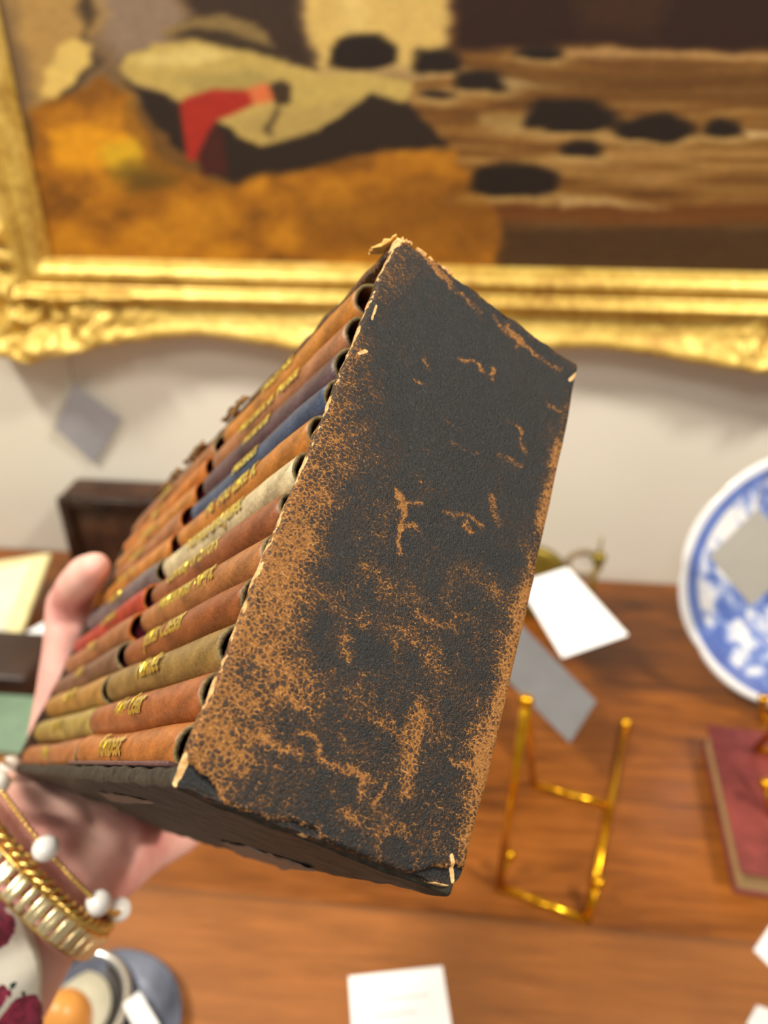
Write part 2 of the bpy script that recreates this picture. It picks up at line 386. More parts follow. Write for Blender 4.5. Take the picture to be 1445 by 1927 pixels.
    ca = ob.data.color_attributes.new('paint', 'FLOAT_COLOR', 'POINT')
    full = np.ones((len(V2), 4)); full[:nv, :3] = C.reshape(-1, 3); full[nv:, :3] = .2
    ca.data.foreach_set('color', full.ravel())
    return ob

def frame(parent):
    """carved gilt frame: a relief over the rectangle round the canvas"""
    wb = .112   # width of the moulding
    step = .0026
    xs = np.arange(PX0-.135, PX1+.135, step); zs = np.arange(PZ0-.135, PZ1+.135, step)
    XX, ZZ = np.meshgrid(xs, zs)
    ix0, ix1, iz0, iz1 = PX0+.004, PX1-.004, PZ0+.006, PZ1-.004
    dx = np.maximum(ix0-XX, XX-ix1); dz = np.maximum(iz0-ZZ, ZZ-iz1)
    d = np.maximum(dx, dz)                       # distance outwards from the sight edge (mitred)
    along = np.where(dz > dx, XX-ix0, ZZ-iz0)
    side = dz > dx
    # outer edge: sweeps in and out between the corners and the centres
    per = np.where(side, .375, .33)
    ph = (along+.05)/per
    edge = .074+.017*np.abs(np.cos(np.pi*ph))**1.6
    cor = np.minimum(np.hypot(XX-ix0+.03, ZZ-iz0+.03), 9)
    for (a, b) in ((ix1+.03, iz0-.03), (ix0-.03, iz1+.03), (ix1+.03, iz1+.03)): cor = np.minimum(cor, np.hypot(XX-a, ZZ-b))
    edge = edge+.016*np.exp(-(cor/.075)**4)
    lf = fbm(0, XX*1000+3000, ZZ*1000+3000, 26, 26, 31, 2); edge = edge+(lf-.5)*.010*np.exp(-(cor/.13)**4)
    prof_d = np.array([-.01, 0, .004, .010, .016, .020, .024, .030, .034, .038, .046, .058, .070, .082, .10, .14])
    prof_h = np.array([.004, .006, .020, .027, .029, .024, .0225, .030, .033, .024, .022, .026, .033, .040, .043, .043])
    h = np.interp(d, prof_d, prof_h)
    # carved ornament: leaf clumps at corners and centres, low relief elsewhere
    cen = np.abs(((ph+.5) % 1)-.5)*per
    wgt = np.exp(-(cor/.105)**4)*1.0+.75*np.exp(-(cen/.060)**4)*(d > .034)
    wgt = np.where(side, wgt, np.maximum(wgt, .75*(d > .036)))
    wgt = np.clip(wgt, 0, 1)*np.clip((d-.026)/.012, 0, 1)
    u = XX*1000; v = ZZ*1000
    wu = u+14*(fbm(0, u+700, v+200, 22, 22, 41, 2)-.5)*2; wv = v+14*(fbm(0, u+1700, v+2200, 22, 22, 42, 2)-.5)*2
    leaf = np.abs(np.sin(wu/7.5)*np.cos(wv/8.5))**.7
    blob = fbm(0, u+5000, v+5000, 15, 15, 43, 2)
    h = h+wgt*(leaf*.010+(blob-.5)*.022+.003)
    h = h+(fbm(0, u+100, v+100, 5, 5, 44, 2)-.5)*.0022*(.3+wgt)+(fbm(0, u, v, 30, 30, 45, 2)-.5)*.002*(d > .04)
    keep = (d > -.004) & (d < edge)
    # round the outer edge down towards the wall
    h = np.where(d > edge-.012, h*np.sqrt(np.clip(1-((d-(edge-.012))/.0135)**2, .08, 1)), h)
    nz, nx = XX.shape; idx = -np.ones((nz, nx), int)
    kq = keep[:-1, :-1] & keep[1:, :-1] & keep[:-1, 1:] & keep[1:, 1:]
    used = np.zeros((nz, nx), bool); used[:-1, :-1] |= kq; used[1:, :-1] |= kq; used[:-1, 1:] |= kq; used[1:, 1:] |= kq
    idx[used] = np.arange(used.sum()); n = used.sum()
    V = np.stack([XX[used], WY-.004-h[used], ZZ[used]], -1); B = V.copy(); B[:, 1] = WY-.003
    Q = np.stack([idx[:-1, :-1][kq], idx[:-1, 1:][kq], idx[1:, 1:][kq], idx[1:, :-1][kq]], -1)
    # border walls
    e = {}
    for q in Q.tolist():
        for a, b in ((q[0], q[1]), (q[1], q[2]), (q[2], q[3]), (q[3], q[0])):
            if (b, a) in e: del e[(b, a)]
            else: e[(a, b)] = 1
    F = Q.tolist()+[(b, a, a+n, b+n) for a, b in e]
    return mesh('gilt_frame', np.concatenate([V, B]), F, M['gilt'], parent)
pt = empty('framed_painting', (0, WY-.03, PZ0-.09)); tag(pt, 'large oil painting of a rocky river in an ornate gilt frame on the wall', 'painting')
pc = painting(pt); pf = frame(pt)
for o in (pc, pf): o.location = (0, -(WY-.03), -(PZ0-.09))

# ------------------------------------------------------------------ the leather case (box frame: X to its back, Y away from the near end, Z up)
BD, BW, BH, BT = .05263, .22553, .116, .003
BM = Matrix(((0.803391, -0.55824, 0.207197), (0.148267, 0.524549, 0.838371), (-0.576697, -0.642819, 0.504186)))
BO = Vector((-0.03705, 0.07097, 0.41202))
BROT = BM.to_euler()
BMn = np.array(BM)
def loc2w(p): return BM @ Vector(p) + BO
def w2loc(p): return BM.transposed() @ (Vector(p)-BO)
def pan(px, py):   # a place on the near end panel, in millimetres (x from the open edge, z from the bottom)
    r = Vector(ray(px, py)); n = BM.col[1]; t = (BO-Vector(CAM)).dot(n)/r.dot(n); q = w2loc(Vector(CAM)+r*t); return q.x*1000, q.z*1000
case = empty('leather_book_case', BO, BROT)
tag(case, 'open-fronted black leather case rubbed brown, held up slanted with two rows of books', 'book case')

def rbox(lo, hi, r, step, steps=None):
    """rounded box as a dense grid"""
    lo, hi = np.array(lo, float), np.array(hi, float); steps = steps or [step]*3
    key = {}; V = []; F = []
    ax = []
    for i in range(3):
        n = max(2, int(round((hi[i]-lo[i]-2*r)/steps[i]))); ax.append(np.concatenate([[lo[i], lo[i]+r*.3, lo[i]+r*.65], np.linspace(lo[i]+r, hi[i]-r, n+1), [hi[i]-r*.65, hi[i]-r*.3, hi[i]]]))
    for i in range(3):
        j, k = (i+1) % 3, (i+2) % 3
        for s_, c in ((0, lo[i]), (1, hi[i])):
            A, B = np.meshgrid(np.arange(len(ax[j])), np.arange(len(ax[k])), indexing='ij')
            ids = np.empty(A.shape, int)
            for a in range(A.shape[0]):
                for b in range(A.shape[1]):
                    kk = [0, 0, 0]; kk[i] = 0 if s_ == 0 else len(ax[i])-1; kk[j] = a; kk[k] = b; kk = tuple(kk)
                    if kk not in key: key[kk] = len(V); V.append((ax[0][kk[0]], ax[1][kk[1]], ax[2][kk[2]]))
                    ids[a, b] = key[kk]
            for a in range(A.shape[0]-1):
                for b in range(A.shape[1]-1):
                    q = (ids[a, b], ids[a+1, b], ids[a+1, b+1], ids[a, b+1]); F.append(q if s_ else q[::-1])
    V = np.array(V); inn = np.clip(V, lo+r, hi-r); dv = V-inn; L = np.linalg.norm(dv, axis=1, keepdims=True); L[L == 0] = 1
    return inn+dv/L*r, F
def put_attr(ob, name, arr):
    a = ob.data.attributes.new(name, 'FLOAT', 'POINT'); a.data.foreach_set('value', np.asarray(arr, np.float32))
def polyd(x, z, pts):
    d = np.full(x.shape, 1e9)
    for (x1, y1), (x2, y2) in zip(pts[:-1], pts[1:]):
        dx, dy = x2-x1, y2-y1; tt = np.clip(((x-x1)*dx+(z-y1)*dy)/(dx*dx+dy*dy+1e-9), 0, 1); d = np.minimum(d, np.hypot(x-x1-tt*dx, z-y1-tt*dy))
    return d

# near end panel
V, F = rbox((0, 0, 0), (BD, BT, BH), .0009, .00036, [.00036, .001, .00036])
x, y, z = V[:, 0]*1000, V[:, 1]*1000, V[:, 2]*1000
def fbx(a, b, s, seed, o=3): return fbm(0, a+200, b+200, s, s, seed, o)
wear = np.full(x.shape, .20)+(fbx(x, z, 7, 50)-.5)*.22
wear += .17*np.clip((92-z)/50, 0, 1)                          # lower half more rubbed
wear += .25*np.exp(-(x/(5.5+3*fbx(x, z, 14, 51)))**2)           # open edge
wear += .12*np.exp(-(x/12)**2)*np.clip((95-z)/30, 0, 1)
wear += .30*np.exp(-((BD*1000-x)/(3.4*(.4+1.3*fbx(x, z, 18, 52))))**2)*np.clip((112-z)/8, 0, 1)
wear += .30*np.exp(-((BH*1000-z)/2.0)**2)
strokes = [  # rubbed places: (points in the photo, half width mm, strength)
    ([(752, 925), (762, 960), (752, 1000), (756, 1038)], .55, .62), ([(752, 960), (790, 945)], .45, .5), ([(756, 995), (788, 990)], .6, .45),
    ([(865, 672), (895, 682), (915, 700)], .75, .62), ([(932, 695), (930, 712)], .7, .6), ([(795, 660), (798, 690)], .9, .34), ([(772, 715), (790, 722)], .6, .45),
    ([(985, 815), (988, 845)], 1.1, .42), ([(955, 790), (985, 810)], .6, .35), ([(925, 940), (935, 975)], 1.2, .36), ([(930, 600), (960, 628), (1010, 665), (1060, 698)], 1.0, .42),
    ([(955, 615), (985, 645), (1000, 660)], .8, .5), ([(1035, 770), (1050, 775)], .8, .4), ([(975, 635), (970, 655)], .7, .4),
    ([(800, 480), (850, 540), (900, 580)], 1.1, .30), ([(820, 500), (845, 545)], .9, .4), ([(870, 555), (905, 600)], .7, .3), ([(835, 785), (880, 810)], .5, .3),
    ([(850, 830), (895, 850)], .7, .42), ([(830, 960), (880, 975), (905, 990)], .7, .4), ([(870, 985), (880, 1000)], .6, .5),
    ([(540, 1080), (530, 1130)], 3.0, .32), ([(570, 1010), (540, 1060)], 2.4, .30), ([(480, 1200), (520, 1260), (580, 1300)], 3.5, .22),
    ([(700, 1080), (760, 1120)], 3.0, .16), ([(760, 1200), (830, 1250)], 3.2, .20), ([(620, 1130), (680, 1170)], 3.0, .2), ([(870, 1070), (930, 1110)], 2.4, .17),
    ([(790, 1325), (780, 1390), (770, 1450), (765, 1490)], 1.7, .42), ([(700, 1350), (760, 1380)], 1.5, .25), ([(600, 1420), (680, 1450), (700, 1470)], .6, .42),
    ([(560, 1385), (610, 1410)], .5, .4), ([(690, 1460), (685, 1495)], .6, .4), ([(720, 1480), (715, 1515)], .5, .35), ([(430, 1290), (480, 1330)], 1.2, .3),
    ([(520, 1300), (580, 1335)], 1.0, .3), ([(840, 1425), (900, 1440)], .6, .4), ([(900, 1400), (930, 1480), (880, 1580)], 2.0, .35), ([(1010, 1080), (985, 1180), (955, 1290), (935, 1380), (905, 1500)], 2.2, .42),
    ([(1045, 830), (1030, 930)], 1.0, .40), ([(1030, 935), (1020, 985)], 1.4, .45), ([(400, 1380), (460, 1440)], 1.6, .25), ([(650, 1540), (760, 1570)], 1.4, .2), ([(980, 870), (940, 860)], .6, .3),
    ([(640, 1190), (650, 1230)], 1.2, .3), ([(780, 1150), (850, 1180)], 1.2, .26), ([(480, 1390), (560, 1430)], .8, .3)]
xw, zw = x+(fbx(x, z, 4, 62)-.5)*3.2, z+(fbx(x+70, z, 4, 63)-.5)*3.2
for pts, hw, st in strokes:
    wear += 1.0*st*np.exp(-(polyd(xw, zw, [pan(*p) for p in pts])/(hw*.9))**2)
clear = [([(860, 620), (900, 760), (880, 900)], 5.0, .16), ([(640, 1000), (600, 1190)], 2.0, .18), ([(690, 1200), (700, 1230)], 2.5, .22), ([(860, 1020), (960, 1060)], 2.4, .18), ([(780, 1240), (740, 1180)], 1.2, .12), ([(720, 620), (760, 780)], 4.0, .1), ([(500, 1170), (450, 1330)], 1.0, .15)]
for pts, hw, st in clear: wear -= st*np.exp(-(polyd(x, z, [pan(*p) for p in pts])/hw)**2)
# torn lower edge: leather skin ends on a ragged line, board below it
tear = [(372, 1440), (402, 1462), (420, 1505), (455, 1522), (500, 1530), (560, 1545), (600, 1560), (640, 1605), (700, 1632), (770, 1640), (810, 1634), (858, 1628)]
tp = np.array([pan(*p) for p in tear]); o_ = np.argsort(tp[:, 0]); ty = np.interp(x, tp[o_, 0], tp[o_, 1]-.3)+(fbx(x*3, z*0, 5, 55)-.5)*1.4
below = (ty-z); low = np.clip(below*2.5+.5, 0, 1)
wear = np.where(low > .5, .12+.25*np.exp(-(z/1.2)**2), wear+.22*np.exp(-(below/.7)**2))
pale = .95*np.exp(-(polyd(x, z, [pan(745, 455), pan(775, 440), pan(830, 488)])/1.0)**2)+.8*np.exp(-(polyd(x, z, [pan(325, 1485), pan(345, 1440)])/1.2)**2)
pale += .9*np.exp(-(polyd(x, z, [pan(862, 1668), pan(850, 1610)])/.5)**2)+.8*np.exp(-(polyd(x, z, [pan(1088, 700), pan(1072, 715)])/.5)**2)
pale += .75*np.exp(-(polyd(x, z, [pan(708, 575), pan(700, 600)])/.45)**2)+.6*np.exp(-(polyd(x, z, [pan(690, 660), pan(676, 665)])/.5)**2)+.5*np.exp(-(x/.35)**2)
pale += .75*np.exp(-(polyd(x, z, [pan(570, 1572), pan(580, 1578)])/.45)**2)+.7*np.exp(-(polyd(x, z, [pan(860, 505), pan(930, 565)])/.35)**2)+.55*np.exp(-(polyd(x, z, [pan(700, 1628), pan(850, 1672)])/.4)**2)
nrm = np.clip(1-y/.9, 0, 1)
dis = low*.00095*np.clip(z/1.0, 0, 1)+(fbx(x, z, 9, 57)-.5)*.0003
V[:, 1] += dis*nrm
# corners and edges knocked about
eo = (fbx(z*1.2, y*2, 6, 58)-.5)*.0009; V[:, 0] += np.where(x < 1.2, eo, 0); eb = (fbx(z*.8+90, y*2, 9, 59)-.5)*.0010
V[:, 0] += np.where(x > BD*1000-1.2, eb+.0010*np.sin(np.pi*np.clip(z/116, 0, 1)), 0)
V[:, 2] += np.where(z > BH*1000-1.2, (fbx(x*1.5, y*2+40, 5, 60)-.6)*.0016, 0)+np.where(z < 1.2, (fbx(x*1.5, y*2, 5, 61)-.5)*.0008, 0)
cr = np.hypot(x-BD*1000, z); k = np.clip(1-cr/4.0, 0, 1)**2; V[:, 0] -= k*.0012; V[:, 2] += k*.0012
near = mesh('end_panel', V, F, M['case'], case); put_attr(near, 'wear', wear); put_attr(near, 'pale', pale)
near['label'] = 'near end panel, black leather scuffed to tan'
def panel(name, lo, hi, mat, r=.0009, step=.0015, warp=None, w0=.5, label=None):
    V, F = rbox(lo, hi, r, step)
    nz = vnoise(V*160, 3.3); V = V+np.stack([nz, vnoise(V*160, 9.1), vnoise(V*160, 5.2)], 1)*.0005
    if warp: V = warp(V)
    o = mesh(name, V, F, mat, case)
    if mat is M['case']: put_attr(o, 'wear', np.full(len(V), w0)); put_attr(o, 'pale', np.full(len(V), .12))
    if label: o['label'] = label
    return o
panel('end_panel', (0, BW-BT, 0), (BD, BW, BH), M['case'], label='far end panel, black leather')
def sag(V):
    k = np.clip(V[:, 0]/BD, 0, 1)*np.sin(np.pi*np.clip(V[:, 1]/BW*.75+.1, 0, 1)); V = V.copy(); V[:, 2] -= .0035*k*np.clip(1.6-V[:, 2]/BT, 0, 1); return V
panel('bottom_panel', (.0003, BT*.6, 0), (BD-.0004, BW-BT, BT), M['undercase'], step=.0012, warp=sag, label='bottom panel, grey-brown at its front edge')
panel('top_panel', (.0003, BT*.6, BH-BT), (BD-.0004, BW-BT, BH), M['case'], w0=.55)
panel('back_panel', (BD-BT, BT*.7, BT*.8), (BD, BW-BT*.7, BH-BT*.8), M['case'], w0=.62, r=.0011, label='back panel, rubbed to tan at its edge')
# peeled places and scraps on the bottom and the top edge
def scrap(name, pts, th, mat, wob=.0004):
    """thin irregular flake; pts are 3-D points in the box frame"""
    P = [Vector(p) for p in pts]; c = sum(P, Vector())/len(P); n = (P[1]-P[0]).cross(P[2]-P[0]).normalized()
    bm = bmesh.new(); ring = []
    for i in range(len(P)):
        a, b = P[i], P[(i+1) % len(P)]
        for k in range(6): q = a.lerp(b, k/6); q = q+Vector(rng.uniform(-wob, wob, 3)); ring.append(q)
    a = [bm.verts.new(q) for q in ring]; b = [bm.verts.new(q+n*th) for q in ring]
    bm.faces.new(a[::-1]); bm.faces.new(b)
    for i in range(len(a)): j = (i+1) % len(a); bm.faces.new((a[i], a[j], b[j], b[i]))
    return bobj(name, bm, mat, case, False)
M['peel'] = simple('peeled_brown_leather', (112, 88, 72), .55, 0, 500, .2, .4)
def bpt(px, py, off=.0006):   # place on the bottom panel's underside
    r = Vector(ray(px, py)); n = BM.col[2]; t = (BO-Vector(CAM)).dot(n)/r.dot(n); q = w2loc(Vector(CAM)+r*t)
    v = np.array([[q.x, q.y, 0.0]]); v = sag(v); return (q.x, q.y, v[0, 2]-off)
for pts in ([(190, 1484), (240, 1490), (292, 1502), (250, 1499), (215, 1496)], [(130, 1480), (230, 1510), (330, 1555), (300, 1548), (200, 1512)],
            [(418, 1562), (470, 1572), (520, 1588), (600, 1612), (540, 1606), (470, 1584)]):
    scrap('peeled_patch', [bpt(*p) for p in pts], .0003, M['peel'], .0003)
scrap('torn_paper_scrap', [(-.0002, .0005, BH+.0002), (-.0030, .0060, BH-.0016), (-.0022, .0085, BH-.0008), (.002, .004, BH+.0004)], .0004, M['paper'])
for k in range(4):
    x0 = .0012+k*.0036; scrap('leather_flake', [(x0, .0002, BH-.0006), (x0+.0026, .0002, BH-.0004), (x0+.0022, .002, BH+.0006+.0004*(k % 2)), (x0+.0004, .002, BH+.0008)], .0005, M['chip'])
for (y0, y1, up) in ((.084, .106, .0008), (.124, .150, .0014), (.154, .192, .0020)):
    scrap('frayed_lining', [(-.0006, y0, BH-.003), (-.001, y0+.004, BH-.001+up*.25), (-.001, (y0+y1)/2, BH+up*.28), (-.001, y1, BH-.002), (-.0004, (y0+y1)/2, BH-.004)], .0010, M['casedge'], .0007)

# ------------------------------------------------------------------ the books
def book_mesh(L, T, bulge, depth, seed, flare=0.0, th=.0009):
    """soft leather cover: covers and a rounded hollow spine, open at both ends.  X back, Y length, Z thickness"""
    r = np.random.RandomState(seed); ny = 30; ns = 22; V = []; F = []
    half = T/2
    ph1, ph2, ph3 = r.rand(3)*6
    def sect(yy, inset):
        e = abs(yy/L-.5)*2; hh = half*(1-.04*math.sin(yy*80+ph1)); bb = bulge*(1+.06*math.sin(yy*60+ph2))
        if yy < L*.16: bb *= 1-.10*(1-yy/(L*.16)); hh *= 1+flare*(1-yy/(L*.16))
        hh -= inset; bb -= inset; sh = .0003*math.sin(yy*45+ph3)
        pts = [(depth, hh+sh), (depth*.6, hh+sh), (bulge*1.5, hh+sh)]
        for k in range(ns+1):
            a = math.pi/2-math.pi*k/ns
            pts.append((bulge-bb*max(0, math.cos(a)), sh+hh*math.sin(a)))
        pts += [(bulge*1.5, -hh+sh), (depth*.6, -hh+sh), (depth, -hh+sh)]
        return pts
    rows = []
    for lay in (0, 1):
        for i in range(ny+1):
            yy = L*i/ny; pts = sect(yy, th*lay); row = []
            for k, (px, pz) in enumerate(pts):
                je = 0
                if i in (0, ny): je = .0002*math.sin(k*.7+ph2+3*i)+.0005*math.sin(k*.23+ph1+i)+r.uniform(-.00012, .00012)
                row.append(len(V)); V.append((px, yy+je, pz))
            rows.append(row)
    n = ny+1; m = len(rows[0])
    for i in range(ny):
        for k in range(m-1):
            F.append((rows[i][k], rows[i][k+1], rows[i+1][k+1], rows[i+1][k])); F.append((rows[n+i][k], rows[n+i+1][k], rows[n+i+1][k+1], rows[n+i][k+1]))
    rim0 = len(F)
    for k in range(m-1):
        F.append((rows[0][k+1], rows[0][k], rows[n][k], rows[n][k+1])); F.append((rows[ny][k], rows[ny][k+1], rows[n+ny][k+1], rows[n+ny][k]))
    rim1 = len(F)
    for i in range(ny):
        F.append((rows[i][0], rows[i+1][0], rows[n+i+1][0], rows[n+i][0])); F.append((rows[i+1][m-1], rows[i][m-1], rows[n+i][m-1], rows[n+i+1][m-1]))
    return V, F, (rim0, rim1), sect
def title(text, size, yc, sect_r, T, bulge, L, parent, shear=.18, voff=0.0):
    cu = bpy.data.curves.new('title', 'FONT'); cu.body = text; cu.size = size; cu.align_x = 'CENTER'; cu.align_y = 'CENTER'; cu.shear = shear; cu.resolution_u = 3; cu.offset = size*.022
    cu.space_character = .92
    ob = bpy.data.objects.new('tmp', cu); COL.objects.link(ob); dg = bpy.context.evaluated_depsgraph_get(); me = bpy.data.meshes.new_from_object(ob.evaluated_get(dg))
    bpy.data.objects.remove(ob); bm = bmesh.new(); bm.from_mesh(me); bpy.data.meshes.remove(me)
    bmesh.ops.triangulate(bm, faces=bm.faces); bmesh.ops.subdivide_edges(bm, edges=[e for e in bm.edges if e.calc_length() > size*.12], cuts=2)
    rr = T/2
    for v in bm.verts:
        u, w_ = v.co.x, v.co.y+voff; a = max(-1.35, min(1.35, w_/(rr*1.0)))
        bb = bulge*1.07+.00006
        v.co = Vector((bulge-bb*math.cos(a), yc-u, (rr*1.02)*math.sin(a)))
    o = bobj('title', bm, M['foil'], parent, False); o['label'] = 'gold stamped title lettering'; return o
NEAR = [  # colour, label words, title, title size mm, title centre (share of length), protrusion mm, flare
    ((196, 128, 50), 'tan leather book, topmost of the near row', 'Much Ado', 4.2, .5, -1.0, 0),
    ((170, 112, 78), 'pinkish brown leather book, second from the top of the near row', 'Merchant of Venice', 4.4, .50, -.4, 0),
    ((92, 66, 66), 'dark plum leather book in the near row above the navy book', 'Richard III', 3.8, .5, 0, 0),
    ((60, 74, 98), 'navy blue leather book in the near row', 'Macbeth', 4.2, .5, .4, -.05),
    ((192, 124, 56), 'golden tan leather book between the navy and the cream book', 'As You Like It', 5.4, .50, 0, 0),
    ((206, 186, 142), 'cream leather book in the near row', 'Romeo and Juliet', 5.0, .52, .2, .10),
    ((150, 88, 54), 'mid brown leather book directly below the cream book', 'Comedy of Errors', 4.8, .58, .2, 0),
    ((176, 116, 70), 'light brown leather book, fifth from the bottom of the near row', 'Midsummer Night', 5.0, .52, .3, 0),
    ((150, 84, 40), 'grained chestnut leather book directly above the olive book in the near row', 'Julius Caesar', 5.6, .55, .2, 0),
    ((150, 120, 68), 'olive tan leather book in the near row', 'Hamlet', 5.6, .52, .2, 0),
    ((168, 98, 54), 'reddish brown leather book directly below the olive one in the near row', 'King Lear', 5.8, .52, 0, 0),
    ((184, 112, 52), 'orange tan leather book, lowest of the near row', 'Tempest', 5.8, .55, .2, 0)]
FAR = [
    ((168, 106, 60), 'brown leather book, topmost of the far row', 'Othello', 4.6, .5, -1.2, .06),
    ((204, 122, 44), 'orange leather book, second from the top of the far row', 'Henry V', 4.6, .5, -1.0, .06),
    ((198, 130, 60), 'amber leather book, third from the top of the far row', 'Cymbeline', 4.6, .5, -1.0, .06),
    ((176, 116, 80), 'dusty brown leather book, fourth from the top of the far row', 'King John', 4.6, .5, -.9, .08),
    ((206, 134, 60), 'bright tan leather book in the far row above the slate one', 'Winters Tale', 4.6, .5, -.9, .10),
    ((112, 98, 96), 'slate grey leather book in the far row beside the thumb', 'Richard II', 4.6, .5, -.8, .0),
    ((182, 58, 42), 'red leather book in the far row below the thumb', 'Coriolanus', 4.6, .4, -.8, .12),
    ((170, 110, 72), 'light brown leather book directly below the red one', 'Pericles', 4.6, .5, -.8, .08),
    ((128, 92, 76), 'mauve brown leather book in the far row', 'Timon', 5.0, .5, -.5, .0),
    ((184, 136, 70), 'pale tan leather book, third from the bottom of the far row', 'Henry IV', 5.0, .5, -.3, .05),
    ((176, 152, 84), 'yellow olive leather book in the far row', 'Sonnets', 5.2, .5, 0, .0),
    ((176, 108, 60), 'brown leather book, lowest of the far row', 'Poems', 5.4, .45, 0, .0)]
PITCHB = .00918; DEPTHB = .0462
rimmat = {}
def make_book(i, row, y0, y1):
    (c, lab, tt, ts, tc, pro, fl) = (NEAR, FAR)[row][i]
    T = PITCHB*.985; bulge = .0050; L = y1-y0+rng.uniform(-.0015, .0015)
    root = empty('leather_book'); root.parent = None
    zc = BH-.0034-PITCHB*(i+.5)+rng.uniform(-.0002, .0002)
    xo = .0006+pro*.0015 if row else .0004+pro*.001
    root.matrix_world = Matrix.Translation(loc2w((xo, y0, zc))) @ BM.to_4x4() @ Matrix.Rotation(rng.uniform(-.008, .008), 4, 'X')
    tag(root, lab+(', in the case' if lab.count(' ') < 12 else ''), 'book', 'small leather books in the case')
    V, F, (r0, r1), sect = book_mesh(L, T, bulge, DEPTHB-xo, 100+i+20*row, fl)
    mat = m_book('leather_%s' % lab.split(' leather')[0].replace(' ', '_'), c, i)
    rim = M['rim'] if not (row == 1 and i in (1, 2, 3, 4, 6, 7)) else M['orim']
    o = mesh('cover', V, F, [mat, rim], root)
    for k in range(r0, r1): o.data.polygons[k].material_index = 1
    bm = bmesh.new(); box(bm, (.0034, .0045 if row == 0 else .003, -T/2+.0014), (DEPTHB-xo-.001, L-.003, T/2-.0014), .0004, 1); p = bobj('page_block', bm, M['pages'], root, False); p['label'] = 'crimson edged pages'
    title(tt, ts*.00128, L*(1-tc) if False else L*tc, None, T, bulge, L, root)
    return root
M['orim'] = m_dark('orange_hide_edge', (150, 70, 20), (214, 122, 44), 900, .8)
for i in range(12): make_book(i, 0, .0115+(.002 if i < 3 else 0), .1010)
for i in range(12): make_book(i, 1, .1062 if i > 9 else .1085, .2195)
# the sliver of the lowest cover showing above the bottom board
bm = bmesh.new(); box(bm, (.0004, .010, BT+.0001), (.03, .104, BT+.0010), .0004, 2); o = bobj('loose_endpaper', bm, simple('plum_leather', (92, 62, 60), .45, 0, 600, .3, .3), case); o['label'] = 'plum leather flap under the lowest book'

# ------------------------------------------------------------------ the hand
def hull(bm, a, ra, b, rb):
    t = bmesh.new()
    for c, r in ((a, ra), (b, rb)):
        ret = bmesh.ops.create_icosphere(t, subdivisions=3, radius=r); bmesh.ops.translate(t, vec=Vector(c), verts=ret['verts'])
    r_ = bmesh.ops.convex_hull(t, input=t.verts)
    bmesh.ops.delete(t, geom=list({g for g in r_['geom_interior']+r_['geom_unused'] if isinstance(g, bmesh.types.BMVert)}), context='VERTS')
    me = bpy.data.meshes.new('t'); t.to_mesh(me); t.free(); bm.from_mesh(me); bpy.data.meshes.remove(me)
def chain(bm, pts):
    for (a, ra), (b, rb) in zip(pts[:-1], pts[1:]): hull(bm, a, ra, b, rb)
L_ = lambda x, y, z: loc2w((x, y, z))
bm = bmesh.new()
wA, wB = at(6, 1580, .268), at(96, 1686, .262)
fA, fB = at(-112, 1756, .254), at(-14, 1872, .250)
eA, eB = at(-640, 2140, .21), at(-540, 2260, .20)
wC, fC = (wA+wB)/2, (fA+fB)/2
chain(bm, [(wA, .0175), (fA, .0195), (eA, .026)]); chain(bm, [(wB, .0172), (fB, .0190), (eB, .026)]); chain(bm, [(wC, .020), (fC, .0225), (eA.lerp(eB, .5), .030)])
# palm beyond the far end panel
pU, pL = L_(.004, BW+.021, .060), L_(.034, BW+.017, .010)
cen = L_(.026, BW+.016, .045)
chain(bm, [(wA, .0180), (L_(.020, BW+.018, .000), .0150), (L_(.014, BW+.017, .020), .0130), (L_(.012, BW+.016, .050), .0115)])
chain(bm, [(wB, .0175), (at(200, 1612, .290), .0175), (at(258, 1574, .318), .0165), (L_(.050, BW+.014, .012), .012)])
chain(bm, [(wC, .020), (at(130, 1560, .295), .019), (cen, .0145)])
chain(bm, [(at(200, 1612, .290), .014), (at(300, 1580, .316), .0110), (at(350, 1566, .322), .0080)])
chain(bm, [(at(130, 1560, .295), .018), (L_(.038, BW+.017, .020), .014)]); chain(bm, [(cen, .0145), (L_(.040, BW+.016, .070), .013), (L_(.012, BW+.016, .050), .0115)])
# thumb over the open edge
chain(bm, [(wA, .017), (L_(.016, BW+.016, .008), .0125), (L_(.008, BW+.0145, .030), .0115), (L_(.000, BW+.0140, .050), .0100), (L_(-.0085, BW+.0125, .0705), .0103)])
chain(bm, [(L_(-.0085, BW+.0125, .0705), .0096), (L_(-.0105, BW-.004, .0735), .0086), (L_(-.0098, BW-.0175, .0768), .0086), (L_(-.0090, BW-.0275, .0785), .0064)])
# four fingers round the back
for (z0, dz, r, ln) in ((.016, .003, .0078, .8), (.036, .003, .0086, 1.0), (.057, .004, .0088, 1.06), (.078, .005, .0086, .95)):
    chain(bm, [(L_(.034, BW+.016, z0), .0125), (L_(BD+.006, BW+.0125, z0+dz), r*1.12), (L_(BD+.0135, BW-.012*ln, z0+dz*1.6), r), (L_(BD+.0110, BW-.034*ln, z0+dz*2), r*.9), (L_(BD+.0090, BW-.050*ln, z0+dz*2.2), r*.8)])
me = bpy.data.meshes.new('hand'); bm.to_mesh(me); bm.free()
ho = bpy.data.objects.new('hand', me); COL.objects.link(ho)
rm = ho.modifiers.new('r', 'REMESH'); rm.mode = 'VOXEL'; rm.voxel_size = .0014
sm = ho.modifiers.new('s', 'SMOOTH'); sm.iterations = 24; sm.factor = .6
dg = bpy.context.evaluated_depsgraph_get(); hm = bpy.data.meshes.new_from_object(ho.evaluated_get(dg)); bpy.data.objects.remove(ho)
person = empty('person', at(-600, 2200, .20)); tag(person, 'left hand with bracelets and floral sleeve gripping the far end of the leather case', 'person')
